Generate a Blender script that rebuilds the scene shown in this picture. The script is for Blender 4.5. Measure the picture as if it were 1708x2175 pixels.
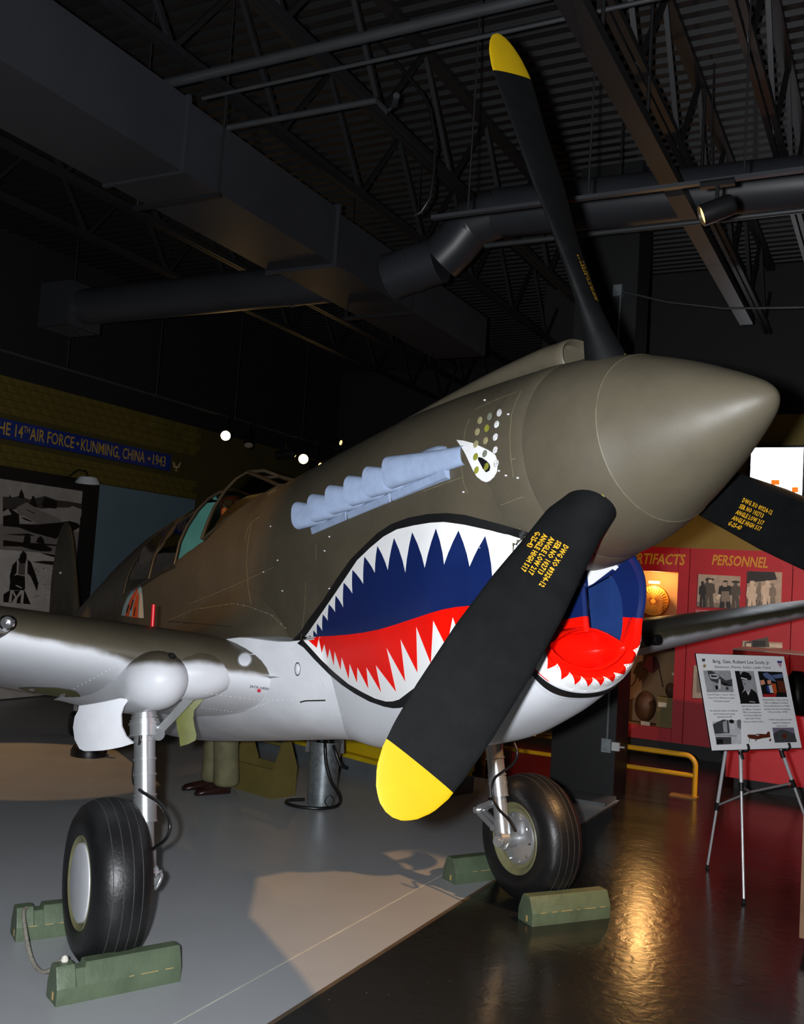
import bpy, bmesh, math, random
from mathutils import Vector, Matrix
from mathutils.bvhtree import BVHTree
from math import sin, cos, pi, radians, sqrt, tan, atan2
random.seed(7)
for o in list(bpy.data.objects): bpy.data.objects.remove(o, do_unlink=True)
scn = bpy.context.scene
COL = scn.collection

# ------------------------------------------------------------------ camera
IW, IH, FPX = 1708.0, 2175.0, 2062.1
CAM = Vector((2.6448, -2.6113, 1.8434)); YAW, PIT, ROL = 2.5952, 0.0739, 0.0649
fw = Vector((cos(PIT)*cos(YAW), cos(PIT)*sin(YAW), sin(PIT)))
rt = fw.cross(Vector((0, 0, 1))).normalized(); up = rt.cross(fw)
rt, up = rt*cos(ROL)+up*sin(ROL), up*cos(ROL)-rt*sin(ROL)
cd = bpy.data.cameras.new('camera'); cam = bpy.data.objects.new('camera', cd); COL.objects.link(cam)
cd.sensor_fit = 'HORIZONTAL'; cd.sensor_width = 36.0; cd.lens = 36.0*FPX/IW; cd.clip_start = 0.05; cd.clip_end = 200
m3 = Matrix((rt, up, -fw)).transposed()
cam.matrix_world = Matrix.Translation(CAM) @ m3.to_4x4()
scn.camera = cam
vs = scn.view_settings
vs.view_transform = 'Standard'; vs.look = 'None'; vs.gamma = 1.0; vs.use_curve_mapping = False; vs.exposure = 0.0

# ------------------------------------------------------------------ world and large lights
wd = bpy.data.worlds.new('world'); scn.world = wd; wd.use_nodes = True
wd.node_tree.nodes['Background'].inputs[0].default_value = (1.0, 0.93, 0.86, 1)
wd.node_tree.nodes['Background'].inputs[1].default_value = 0.016

def light(name, kind, loc, power, color=(1, 1, 1), aim=None, size=None, angle=None, blend=0.2, radius=0.03, parent=None):
    l = bpy.data.lights.new(name, kind); l.energy = power; l.color = color
    if kind == 'SPOT':
        l.spot_size = radians(angle); l.spot_blend = blend; l.shadow_soft_size = radius
    if kind == 'POINT': l.shadow_soft_size = radius
    if kind == 'AREA': l.size = size
    o = bpy.data.objects.new(name, l); COL.objects.link(o); o.location = loc
    if aim is not None:
        o.rotation_euler = (Vector(aim)-Vector(loc)).to_track_quat('-Z', 'Y').to_euler()
    return o
# camera flash, held to the left of the lens
FLASH = CAM - rt*0.13 + up*0.03
light('camera_flash_offscreen', 'SPOT', FLASH, 1150, (0.93, 0.96, 1.0), aim=CAM+fw*5, angle=100, blend=0.35, radius=0.035)
WARM = (1.0, 0.55, 0.22); WARM2 = (1.0, 0.68, 0.38)

# ------------------------------------------------------------------ frames of reference
TH, HUB = 0.1829, 2.4148                       # the aircraft stands tail down
def b2w(p):
    x, y, z = p
    return Vector((x*cos(TH)-z*sin(TH), y, HUB+x*sin(TH)+z*cos(TH)))
GA = radians(121)
RA = Vector((cos(GA), sin(GA), 0)); RB = Vector((-sin(GA), cos(GA), 0))
def room(a, b, z=0.0): return RA*a + RB*b + Vector((0, 0, z))
def ray(x, y): return fw + rt*((x-IW/2)/FPX) - up*((y-IH/2)/FPX)
def pxplane(x, y, p0, n):                      # photo direction met by a real plane
    d = ray(x, y); n = Vector(n); t = (Vector(p0)-CAM).dot(n)/d.dot(n)
    return CAM + d*t
def px_floor(x, y, z=0.0): return pxplane(x, y, (0, 0, z), (0, 0, 1))
def px_a(x, y, a): return pxplane(x, y, RA*a, RA)
def px_b(x, y, b): return pxplane(x, y, RB*b, RB)
def to_room(p): return (p.dot(RA), p.dot(RB), p.z)

# ------------------------------------------------------------------ materials
MATS = {}
def lin(c): return tuple(((v/255)/12.92 if v/255 <= 0.04045 else (((v/255)+0.055)/1.055)**2.4) for v in c)
def mat(name, rgb, rough=0.5, metal=0.0, var=0.12, scale=6.0, bump=0.0, bscale=40.0, spec=0.5, emit=0.0, ecol=None, coat=0.0, rgb2=None, coords='Object'):
    if name in MATS: return MATS[name]
    m = bpy.data.materials.new(name); m.use_nodes = True; nt = m.node_tree; N = nt.nodes; L = nt.links
    b = N['Principled BSDF']; c = lin(rgb)
    tc = N.new('ShaderNodeTexCoord')
    if var > 0 or rgb2:
        nz = N.new('ShaderNodeTexNoise'); nz.inputs['Scale'].default_value = scale; nz.inputs['Detail'].default_value = 6
        L.new(tc.outputs[coords], nz.inputs['Vector'])
        mx = N.new('ShaderNodeMix'); mx.data_type = 'RGBA'
        if rgb2: c1, c2 = c, lin(rgb2)
        else: c1 = tuple(v*(1-var) for v in c); c2 = tuple(min(1, v*(1+var)) for v in c)
        mx.inputs[6].default_value = (*c1, 1); mx.inputs[7].default_value = (*c2, 1)
        mr = N.new('ShaderNodeMapRange'); mr.inputs[1].default_value = 0.3; mr.inputs[2].default_value = 0.7
        L.new(nz.outputs['Fac'], mr.inputs[0]); L.new(mr.outputs[0], mx.inputs[0]); L.new(mx.outputs[2], b.inputs['Base Color'])
    else: b.inputs['Base Color'].default_value = (*c, 1)
    b.inputs['Roughness'].default_value = rough; b.inputs['Metallic'].default_value = metal
    b.inputs['Specular IOR Level'].default_value = spec
    if coat: b.inputs['Coat Weight'].default_value = coat; b.inputs['Coat Roughness'].default_value = 0.15
    if bump > 0:
        n2 = N.new('ShaderNodeTexNoise'); n2.inputs['Scale'].default_value = bscale; n2.inputs['Detail'].default_value = 4
        L.new(tc.outputs[coords], n2.inputs['Vector'])
        bp = N.new('ShaderNodeBump'); bp.inputs['Strength'].default_value = bump; bp.inputs['Distance'].default_value = 0.01
        L.new(n2.outputs['Fac'], bp.inputs['Height']); L.new(bp.outputs[0], b.inputs['Normal'])
    if emit:
        b.inputs['Emission Color'].default_value = (*(lin(ecol) if ecol else c), 1); b.inputs['Emission Strength'].default_value = emit
    MATS[name] = m
    return m
def glass(name, rgb, alpha=0.25, rough=0.03):
    if name in MATS: return MATS[name]
    m = bpy.data.materials.new(name); m.use_nodes = True; N = m.node_tree.nodes; L = m.node_tree.links
    out = N['Material Output']; tr = N.new('ShaderNodeBsdfTransparent'); gl = N.new('ShaderNodeBsdfGlossy'); mx = N.new('ShaderNodeMixShader')
    fr = N.new('ShaderNodeLayerWeight'); fr.inputs[0].default_value = alpha
    tr.inputs[0].default_value = (*lin(rgb), 1); gl.inputs['Roughness'].default_value = rough
    L.new(fr.outputs['Fresnel'], mx.inputs[0]); L.new(tr.outputs[0], mx.inputs[1]); L.new(gl.outputs[0], mx.inputs[2]); L.new(mx.outputs[0], out.inputs[0])
    MATS[name] = m
    return m
def paint_mat(name, top, bot, rough=0.42):
    """two paint colours with an airbrushed edge; the attribute 'paint' is metres above the edge"""
    m = bpy.data.materials.new(name); m.use_nodes = True; nt = m.node_tree; N = nt.nodes; L = nt.links; b = N['Principled BSDF']
    tc = N.new('ShaderNodeTexCoord'); at = N.new('ShaderNodeAttribute'); at.attribute_name = 'paint'
    nz = N.new('ShaderNodeTexNoise'); nz.inputs['Scale'].default_value = 5; nz.inputs['Detail'].default_value = 5; L.new(tc.outputs['Object'], nz.inputs['Vector'])
    mp = N.new('ShaderNodeMapRange'); mp.inputs[1].default_value = 0.25; mp.inputs[2].default_value = 0.75; mp.inputs[3].default_value = -0.014; mp.inputs[4].default_value = 0.014
    L.new(nz.outputs['Fac'], mp.inputs[0])
    ad = N.new('ShaderNodeMath'); ad.operation = 'ADD'; L.new(at.outputs['Fac'], ad.inputs[0]); L.new(mp.outputs[0], ad.inputs[1])
    ms = N.new('ShaderNodeMapRange'); ms.interpolation_type = 'SMOOTHSTEP'; ms.inputs[1].default_value = -0.02; ms.inputs[2].default_value = 0.02
    L.new(ad.outputs[0], ms.inputs[0])
    n2 = N.new('ShaderNodeTexNoise'); n2.inputs['Scale'].default_value = 3.2; n2.inputs['Detail'].default_value = 8; n2.inputs['Roughness'].default_value = 0.65; L.new(tc.outputs['Object'], n2.inputs['Vector'])
    def two(c, v):
        x = N.new('ShaderNodeMix'); x.data_type = 'RGBA'; c = lin(c)
        x.inputs[6].default_value = (*[k*(1-v) for k in c], 1); x.inputs[7].default_value = (*[k*(1+v) for k in c], 1)
        L.new(n2.outputs['Fac'], x.inputs[0]); return x
    a = two(bot, 0.10); c = two(top, 0.38)
    mx = N.new('ShaderNodeMix'); mx.data_type = 'RGBA'; L.new(ms.outputs[0], mx.inputs[0]); L.new(a.outputs[2], mx.inputs[6]); L.new(c.outputs[2], mx.inputs[7])
    L.new(mx.outputs[2], b.inputs['Base Color'])
    n3 = N.new('ShaderNodeTexNoise'); n3.inputs['Scale'].default_value = 9; L.new(tc.outputs['Object'], n3.inputs['Vector'])
    rr = N.new('ShaderNodeMapRange'); rr.inputs[3].default_value = rough-0.08; rr.inputs[4].default_value = rough+0.12; L.new(n3.outputs['Fac'], rr.inputs[0]); L.new(rr.outputs[0], b.inputs['Roughness'])
    n4 = N.new('ShaderNodeTexNoise'); n4.inputs['Scale'].default_value = 260; L.new(tc.outputs['Object'], n4.inputs['Vector'])
    bp = N.new('ShaderNodeBump'); bp.inputs['Strength'].default_value = 0.12; bp.inputs['Distance'].default_value = 0.002; L.new(n4.outputs['Fac'], bp.inputs['Height']); L.new(bp.outputs[0], b.inputs['Normal'])
    b.inputs['Specular IOR Level'].default_value = .35
    MATS[name] = m
    return m

# ------------------------------------------------------------------ mesh builder
class MB:
    def __init__(s, xf=None): s.v = []; s.f = []; s.m = []; s.xf = xf
    def add(s, vs_, fs, mi=0):
        o = len(s.v)
        s.v += [Vector(p) if s.xf is None else s.xf(p) for p in vs_]
        s.f += [tuple(i+o for i in f) for f in fs]; s.m += [mi]*len(fs)
        return s
    def box(s, c, d, R=None, mi=0):
        c = Vector(c); P = []
        for z in (-1, 1):
            for y in (-1, 1):
                for x in (-1, 1):
                    q = Vector((x*d[0]/2, y*d[1]/2, z*d[2]/2)); P.append(c+(R @ q if R else q))
        return s.add(P, [(0, 2, 3, 1), (4, 5, 7, 6), (0, 1, 5, 4), (2, 6, 7, 3), (0, 4, 6, 2), (1, 3, 7, 5)], mi)
    def obox(s, c, ax, ay, az, mi=0):           # half axes as vectors
        c = Vector(c); P = [c+ax*x+ay*y+az*z for z in (-1, 1) for y in (-1, 1) for x in (-1, 1)]
        return s.add(P, [(0, 2, 3, 1), (4, 5, 7, 6), (0, 1, 5, 4), (2, 6, 7, 3), (0, 4, 6, 2), (1, 3, 7, 5)], mi)
    def bar(s, p, q, w, h, mi=0, upv=(0, 0, 1)):
        p = Vector(p); q = Vector(q); d = q-p; l = d.length; d = d/l
        sd = d.cross(Vector(upv))
        if sd.length < 1e-4: sd = d.cross(Vector((1, 0, 0)))
        sd.normalize(); u = sd.cross(d)
        return s.obox((p+q)/2, d*l/2, sd*w/2, u*h/2, mi)
    def tube(s, path, r, n=10, caps=True, mi=0, closed=False):
        P = [Vector(p) for p in path]; k = len(P); rs = r if isinstance(r, (list, tuple)) else [r]*k
        rings = []; t0 = None; nrm = None
        for i in range(k):
            a = P[(i-1) % k] if closed else P[max(i-1, 0)]; b = P[(i+1) % k] if closed else P[min(i+1, k-1)]
            t = (b-a).normalized()
            if nrm is None:
                nrm = t.cross(Vector((0, 0, 1)))
                if nrm.length < 0.05: nrm = t.cross(Vector((1, 0, 0)))
                nrm.normalize()
            else:
                nrm = (nrm - t*nrm.dot(t)); nrm.normalize()
            bn = t.cross(nrm)
            rings.append([P[i]+(nrm*cos(2*pi*j/n)+bn*sin(2*pi*j/n))*rs[i] for j in range(n)])
        return s.loft(rings, caps=caps and not closed, mi=mi, closed=closed)
    def loft(s, rings, caps=True, mi=0, closed=False, ring_closed=True):
        n = len(rings[0]); P = [p for r in rings for p in r]; F = []; k = len(rings)
        for i in range(k if closed else k-1):
            i2 = (i+1) % k
            for j in range(n if ring_closed else n-1):
                j2 = (j+1) % n
                F.append((i*n+j, i*n+j2, i2*n+j2, i2*n+j))
        if caps: F += [tuple(range(n))[::-1], tuple((k-1)*n+j for j in range(n))]
        return s.add(P, F, mi)
    def lathe(s, prof, o, axis, n=32, mi=0, caps=True):
        o = Vector(o); ax = Vector(axis).normalized(); u = ax.orthogonal().normalized(); w = ax.cross(u)
        return s.loft([[o+ax*h+(u*cos(2*pi*j/n)+w*sin(2*pi*j/n))*max(r, 1e-4) for j in range(n)] for r, h in prof], caps=caps, mi=mi)
    def prism(s, poly, o, ux, uy, th, mi=0):     # flat outline given real thickness
        o = Vector(o); ux = Vector(ux); uy = Vector(uy); nz = ux.cross(uy).normalized()*th
        n = len(poly); P = [o+ux*a+uy*b for a, b in poly]; P += [p+nz for p in P]
        return s.add(P, [tuple(range(n))[::-1], tuple(range(n, 2*n))]+[(j, (j+1) % n, (j+1) % n+n, j+n) for j in range(n)], mi)
    def ell(s, c, r, n=20, m=12, mi=0, R=None):
        rings = []
        for i in range(m+1):
            a = pi*i/m; a = min(max(a, 0.02), pi-0.02)
            rg = []
            for j in range(n):
                q = Vector((r[0]*sin(a)*cos(2*pi*j/n), r[1]*sin(a)*sin(2*pi*j/n), r[2]*cos(a)))
                rg.append(Vector(c)+(R @ q if R else q))
            rings.append(rg)
        return s.loft(rings, mi=mi)
    def build(s, name, mats, parent=None, smooth=0.6, origin=None, attr=None):
        me = bpy.data.meshes.new(name)
        org = Vector(parent['_o']) if (parent is not None and '_o' in parent) else (Vector(origin) if origin is not None else Vector((0, 0, 0)))
        me.from_pydata([tuple(p-org) for p in s.v], [], s.f)
        if not isinstance(mats, (list, tuple)): mats = [mats]
        for m in mats: me.materials.append(m)
        if len(mats) > 1: me.polygons.foreach_set('material_index', s.m)
        bm = bmesh.new(); bm.from_mesh(me); bmesh.ops.recalc_face_normals(bm, faces=bm.faces); bm.to_mesh(me); bm.free()
        if attr is not None:
            at = me.attributes.new('paint', 'FLOAT', 'POINT'); at.data.foreach_set('value', attr)
        if smooth:
            me.shade_smooth(); me.set_sharp_from_angle(angle=smooth)
        me.update()
        o = bpy.data.objects.new(name, me); COL.objects.link(o)
        if parent is not None:
            o.parent = parent; o['_o'] = tuple(org)
        else:
            o.location = org; o['_o'] = tuple(org)
        return o
def tag(o, label, cat, group=None):
    o['label'] = label; o['category'] = cat
    if group: o['group'] = group
    return o
def thing(name, loc, label, cat, group=None):
    o = bpy.data.objects.new(name, None); COL.objects.link(o); o.location = loc; o['_o'] = tuple(loc); o.empty_display_size = 0.1
    return tag(o, label, cat, group)
def structure(o): o['kind'] = 'structure'; return o
def part_label(o, s): o['label'] = s; return o
def copy_tree(o, loc=None, parent=None):
    c = o.copy(); COL.objects.link(c)
    if parent is not None: c.parent = parent
    if loc is not None: c.location = loc
    for ch in list(o.children): copy_tree(ch, None, c)
    return c
# lettering ---------------------------------------------------------
def text2d(body, size, bold=0.0, xs=1.0, shear=0.0, align='LEFT', space=1.0, res=2):
    cu = bpy.data.curves.new('t', 'FONT'); cu.body = body; cu.size = size; cu.offset = bold*size; cu.shear = shear; cu.align_x = align
    cu.space_character = space; cu.resolution_u = res; cu.fill_mode = 'FRONT'
    ob = bpy.data.objects.new('t', cu); COL.objects.link(ob)
    dg = bpy.context.evaluated_depsgraph_get(); dg.update(); ev = ob.evaluated_get(dg); me = ev.to_mesh()
    V = [(v.co.x*xs, v.co.y) for v in me.vertices]; F = [tuple(p.vertices) for p in me.polygons]
    ev.to_mesh_clear(); bpy.data.objects.remove(ob, do_unlink=True); bpy.data.curves.remove(cu)
    return V, F
def put_text(mb, body, size, o, ux, uy, mi=0, **k):
    V, F = text2d(body, size, **k); o = Vector(o); ux = Vector(ux); uy = Vector(uy)
    mb.add([o+ux*a+uy*b for a, b in V], F, mi)
# decals: outlines laid onto a real surface ----------------------------
def tess(poly, step):
    bm = bmesh.new(); vsx = [bm.verts.new((p[0], p[1], 0)) for p in poly]; f0 = bm.faces.new(vsx); bm.normal_update()
    bmesh.ops.triangulate(bm, faces=bm.faces[:])
    x0, x1 = min(p[0] for p in poly), max(p[0] for p in poly); y0, y1 = min(p[1] for p in poly), max(p[1] for p in poly)
    for ax, lo, hi in ((0, x0, x1), (1, y0, y1)):
        k = math.floor(lo/step)+1
        while k*step < hi:
            co = (k*step, 0, 0) if ax == 0 else (0, k*step, 0); no = (1, 0, 0) if ax == 0 else (0, 1, 0)
            bmesh.ops.bisect_plane(bm, geom=bm.verts[:]+bm.edges[:]+bm.faces[:], dist=1e-5, plane_co=co, plane_no=no); k += 1
    bm.verts.index_update(); V = [(v.co.x, v.co.y) for v in bm.verts]; F = [tuple(v.index for v in f.verts) for f in bm.faces]; bm.free()
    return V, F
def on_surface(x, y, bvh, off):
    d = ray(x, y).normalized(); h = bvh.ray_cast(CAM, d)
    if h[0] is None:
        best = None
        for k in range(20):
            q = CAM + d*(2.6+0.2*k); r = bvh.find_nearest(q)
            if r[0] is not None and (best is None or r[3] < best[3]): best = r
        h = best
    n = h[1].normalized()
    if n.dot(d) > 0: n = -n
    return h[0]+n*off
def lay(mb, poly, bvh, off, mi=0, step=14, mirror=False, mb2=None):
    V, F = tess(poly, step); P = [on_surface(x, y, bvh, off) for x, y in V]
    if mirror: F = [f for f in F if all(P[i].y < -.15 for i in f)]     # keep to the side that faces the lens
    mb.add(P, F, mi)
    if mirror: (mb2 or mb).add([(p.x, -p.y, p.z) for p in P], [f[::-1] for f in F], mi)
def ribbon(path, w):                           # outline of a thin line, in pixels
    L = []; R = []
    for i, p in enumerate(path):
        a = path[max(i-1, 0)]; b = path[min(i+1, len(path)-1)]; dx, dy = b[0]-a[0], b[1]-a[1]; l = math.hypot(dx, dy) or 1
        L.append((p[0]-dy/l*w/2, p[1]+dx/l*w/2)); R.append((p[0]+dy/l*w/2, p[1]-dx/l*w/2))
    return L+R[::-1]
def lay_line(mb, path, bvh, w=2.0, off=0.0012, mi=0, mirror=False):
    fine = []
    for a, b in zip(path, path[1:]):
        k = max(1, int(math.hypot(b[0]-a[0], b[1]-a[1])/14))
        fine += [(a[0]+(b[0]-a[0])*i/k, a[1]+(b[1]-a[1])*i/k) for i in range(k)]
    fine.append(path[-1]); o = ribbon(fine, w); n = len(fine)
    P = [on_surface(x, y, bvh, off) for x, y in o]
    F = [(i, i+1, 2*n-2-i, 2*n-1-i) for i in range(n-1)]
    mb.add(P, F, mi)
    if mirror: mb.add([(p.x, -p.y, p.z) for p in P], [f[::-1] for f in F], mi)
def spl(tab, x):                               # smooth table look-up
    n = len(tab)
    if x >= tab[0][0]: return list(tab[0][1:])
    if x <= tab[-1][0]: return list(tab[-1][1:])
    for i in range(n-1):
        if tab[i][0] >= x >= tab[i+1][0]: break
    t = (x-tab[i][0])/(tab[i+1][0]-tab[i][0]); out = []
    for k in range(1, len(tab[0])):
        def sl(j):
            if j <= 0 or j >= n-1: return None
            d0 = (tab[j][k]-tab[j-1][k])/(tab[j][0]-tab[j-1][0]); d1 = (tab[j+1][k]-tab[j][k])/(tab[j+1][0]-tab[j][0])
            return 0 if d0*d1 <= 0 else 2*d0*d1/(d0+d1)
        h = tab[i+1][0]-tab[i][0]; d = (tab[i+1][k]-tab[i][k])/h
        a = sl(i); b = sl(i+1); a = d if a is None else a; b = d if b is None else b
        t2, t3 = t*t, t*t*t
        out.append((2*t3-3*t2+1)*tab[i][k]+(t3-2*t2+t)*h*a+(-2*t3+3*t2)*tab[i+1][k]+(t3-t2)*h*b)
    return out
def lerp_tab(tab, x):
    if x <= tab[0][0]: return tab[0][1]
    for (a, b), (c, d) in zip(tab, tab[1:]):
        if x <= c: return b+(d-b)*(x-a)/(c-a)
    return tab[-1][1]
# ================================================================== ROOM
def rbox(mb, a0, a1, b0, b1, z0, z1, mi=0):
    P = [room(a, b, z) for z in (z0, z1) for b in (b0, b1) for a in (a0, a1)]
    mb.add(P, [(0, 2, 3, 1), (4, 5, 7, 6), (0, 1, 5, 4), (2, 6, 7, 3), (0, 4, 6, 2), (1, 3, 7, 5)], mi)
    return mb
def floor_mat(name, c1, c2, rough, bump, bs, spec=0.5):
    m = bpy.data.materials.new(name); m.use_nodes = True; N = m.node_tree.nodes; L = m.node_tree.links; b = N['Principled BSDF']
    tc = N.new('ShaderNodeTexCoord'); n1 = N.new('ShaderNodeTexNoise'); n1.inputs['Scale'].default_value = 0.8; n1.inputs['Detail'].default_value = 8; n1.inputs['Roughness'].default_value = .6; L.new(tc.outputs['Object'], n1.inputs['Vector'])
    mx = N.new('ShaderNodeMix'); mx.data_type = 'RGBA'; mx.inputs[6].default_value = (*lin(c1), 1); mx.inputs[7].default_value = (*lin(c2), 1); L.new(n1.outputs['Fac'], mx.inputs[0])
    # pale scuffs and dust specks
    n2 = N.new('ShaderNodeTexNoise'); n2.inputs['Scale'].default_value = 55; n2.inputs['Detail'].default_value = 2; L.new(tc.outputs['Object'], n2.inputs['Vector'])
    r2 = N.new('ShaderNodeMapRange'); r2.inputs[1].default_value = .745; r2.inputs[2].default_value = .78; r2.inputs[4].default_value = .5; L.new(n2.outputs['Fac'], r2.inputs[0])
    m2 = N.new('ShaderNodeMix'); m2.data_type = 'RGBA'; m2.inputs[7].default_value = (.4, .4, .4, 1); L.new(r2.outputs[0], m2.inputs[0]); L.new(mx.outputs[2], m2.inputs[6]); L.new(m2.outputs[2], b.inputs['Base Color'])
    n3 = N.new('ShaderNodeTexNoise'); n3.inputs['Scale'].default_value = bs; n3.inputs['Detail'].default_value = 3; n3.inputs['Distortion'].default_value = .6; L.new(tc.outputs['Object'], n3.inputs['Vector'])
    bp = N.new('ShaderNodeBump'); bp.inputs['Strength'].default_value = bump; bp.inputs['Distance'].default_value = .01; L.new(n3.outputs['Fac'], bp.inputs['Height']); L.new(bp.outputs[0], b.inputs['Normal'])
    n4 = N.new('ShaderNodeTexNoise'); n4.inputs['Scale'].default_value = 3; L.new(tc.outputs['Object'], n4.inputs['Vector'])
    rr = N.new('ShaderNodeMapRange'); rr.inputs[3].default_value = rough*.75; rr.inputs[4].default_value = rough*1.3; L.new(n4.outputs['Fac'], rr.inputs[0]); L.new(rr.outputs[0], b.inputs['Roughness'])
    b.inputs['Specular IOR Level'].default_value = spec
    return m
BL = 1.37
f1 = MB(); rbox(f1, -9, 5.42, BL, 11, -.06, 0); rbox(f1, 5.42, 15, 3.6, 11, -.06, 0); structure(f1.build('floor', floor_mat('grey_painted_concrete', (176, 180, 184), (150, 152, 154), .33, .06, 9), smooth=0))
f2 = MB(); rbox(f2, -9, 15, -9, BL, -.06, 0); rbox(f2, 5.42, 15, BL, 3.6, -.06, 0); structure(f2.build('floor', floor_mat('dark_sealed_concrete', (34, 35, 34), (26, 27, 27), .19, .16, 14, .6), smooth=0))
t1 = MB(); rbox(t1, -9, 5.3, BL-.012, BL+.008, 0, .003); structure(t1.build('trim_1', mat('brown_floor_edge', (84, 70, 54), .6, var=.2), smooth=0))
t2 = MB(); rbox(t2, -9, 5.0, 1.683, 1.689, 0, .0012); structure(t2.build('trim_2', mat('pale_control_joint', (196, 192, 180), .7, var=.2), smooth=0))
m_wall = mat('olive_painted_brick', (70, 62, 26), .6, var=.12, scale=3)
m_wallb = mat('black_painted_wall', (20, 20, 21), .7, var=.1)
WB = 9.523
w1 = MB(); rbox(w1, -6, 13.2, WB+.02, WB+.3, 0, 4.2); structure(w1.build('wall_left', m_wall, smooth=0))
w1b = MB(); rbox(w1b, -6, 13.2, WB-.02, WB+.3, 4.2, 6.1); structure(w1b.build('wall_left_upper', m_wallb, smooth=0))
w2 = MB(); rbox(w2, 8.86, 9.1, -9, 3.6, 0, 4.2); structure(w2.build('wall_display', mat('olive_painted_wall', (132, 112, 40), .6, var=.08, scale=2), smooth=0))
w2b = MB(); rbox(w2b, 8.84, 9.1, -9, 3.6, 4.2, 6.1); structure(w2b.build('wall_display_upper', m_wallb, smooth=0))
w3 = MB(); rbox(w3, 9.1, 13.2, 3.3, 3.6, 0, 6.1); structure(w3.build('wall_return', m_wallb, smooth=0))
w4 = MB(); rbox(w4, 13.2, 13.4, 3.3, WB+.3, 0, 4.2); structure(w4.build('wall_back', mat('olive_far_wall', (92, 84, 26), .6, var=.08, scale=2), smooth=0))
w5 = MB(); rbox(w5, 13.18, 13.4, 3.3, WB+.3, 4.2, 6.1); structure(w5.build('wall_back_upper', m_wallb, smooth=0))
# bricks of the left wall above and below the banner
m_brk = mat('olive_brick', (94, 82, 30), .55, var=.22, scale=9, bump=.25, bscale=60)
bk = bpy.data.meshes.new('brick'); bb_ = MB(); bb_.v = []; hx = RA*.0925; hz = Vector((0, 0, .0455))
bb_.obox((0, 0, 0), hx, RB*.012, hz); bk.from_pydata([tuple(v) for v in bb_.v], [], bb_.f); bk.materials.append(m_brk)
wl = bpy.data.objects['wall_left']; cnt = 0; rest = MB()
for row in range(24):
    z = 3.02+.0985*row+.05
    if 3.33 < z < 3.70 or z > 4.19: continue
    n = 0
    while True:
        a = 4.55+.197*n+(.0985 if row % 2 else 0); n += 1
        if a > 8.95: break
        pos = room(a, WB+.016+random.uniform(-.002, .002), z)
        if cnt < 300 and (a < 7.4 or z < 3.3) and z > 3.0:
            o = bpy.data.objects.new('brick', bk); COL.objects.link(o); o.parent = wl; o.location = pos; cnt += 1
        else: rest.obox(pos, hx, RB*.012, hz)
if rest.v:
    r_o = rest.build('brickwork', m_brk, wl, 0); r_o['kind'] = 'stuff'
# ceiling: black steel deck with ribs
m_ceil = mat('black_ceiling_steel', (15, 15, 16), .6, var=.15, scale=3)
dk = MB(); prof = []; a = -5.0
while a < 13.4:
    prof += [(a, 6.10), (a+.05, 6.10), (a+.065, 6.06), (a+.135, 6.06)]; a += .15
dk.add([room(p[0], b, p[1]) for b in (-9, 10) for p in prof], [(i, i+1, len(prof)+i+1, len(prof)+i) for i in range(len(prof)-1)])
structure(dk.build('ceiling', m_ceil, smooth=0))
# column
m_col = mat('black_column_paint', (18, 19, 20), .5, var=.15, scale=4)
cm = MB(); rbox(cm, 5.40, 5.85, 1.43, 2.04, 0.0, 6.06); colm = structure(cm.build('column', m_col, smooth=0))
cb = MB(); rbox(cb, 5.02, 5.40, 1.40, 2.12, 0, .035); structure(cb.build('column_pad', mat('grey_concrete_pad', (92, 94, 96), .7, var=.2), smooth=0))
# ================================================================== AIRCRAFT
def w2b(p):
    x, y, z = p[0], p[1], p[2]-HUB
    return Vector((x*cos(TH)+z*sin(TH), y, -x*sin(TH)+z*cos(TH)))
def px_y(x, y, yy): return pxplane(x, y, (0, yy, 0), (0, 1, 0))
def px_bx(x, y, bx): return pxplane(x, y, b2w((bx, 0, 0)), b2w((1, 0, 0))-b2w((0, 0, 0)))
OLIVE = (78, 72, 59); GREY = (206, 208, 213)
m_skin = paint_mat('olive_over_grey_paint', OLIVE, GREY)
m_olive = paint_mat('olive_drab_paint', OLIVE, OLIVE, 0.50)
m_grey = mat('neutral_grey_paint', GREY, 0.42, var=0.10, scale=4, bump=0.1, bscale=200)
m_black = mat('black_blade_paint', (12, 13, 14), 0.7, spec=0.15, var=0.25, scale=14, bump=0.15, bscale=240)
m_yel = mat('yellow_tip_paint', (174, 142, 10), 0.55, spec=0.25, var=0.06, scale=9)
m_white = mat('white_paint', (232, 232, 232), 0.35, var=0.03, scale=9)
m_navy = mat('navy_paint', (18, 34, 84), 0.28, var=0.10, scale=4)
m_red = mat('red_paint', (232, 18, 6), 0.34, spec=0.16, var=0.06, scale=6)
m_blk = mat('black_outline_paint', (22, 22, 23), 0.4, var=0.1)
m_alu = mat('silver_strut_paint', (196, 198, 200), 0.30, 0.75, var=0.06, scale=12)
m_steel = mat('bright_steel', (225, 225, 228), 0.16, 1.0, var=0.05)
m_dark = mat('flat_black_and_port_shade', (14, 13, 12), 0.7, var=0)  # black parts of the aircraft and plinth, also the painted shade of a port
m_rubber = mat('black_rubber', (22, 22, 23), 0.42, var=0.25, scale=7, bump=0.15, bscale=60)
m_groove = mat('tyre_groove_edge', (62, 62, 64), 0.5, var=0.2, scale=30)
m_zinc = mat('green_primer', (98, 102, 42), 0.5, var=0.15, scale=10)
m_rim = mat('olive_wheel_rim', (120, 118, 84), 0.45, var=0.12, scale=20)
m_exh = mat('pale_blue_grey_stack', (144, 160, 188), 0.45, 0.0, var=0.10, scale=14, bump=0.12, bscale=60)
m_teal = mat('teal_interior_paint', (66, 122, 112), 0.5, var=0.10, scale=6)
m_line = mat('panel_seam', (104, 98, 74), 0.6, var=0.25, scale=30)
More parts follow.
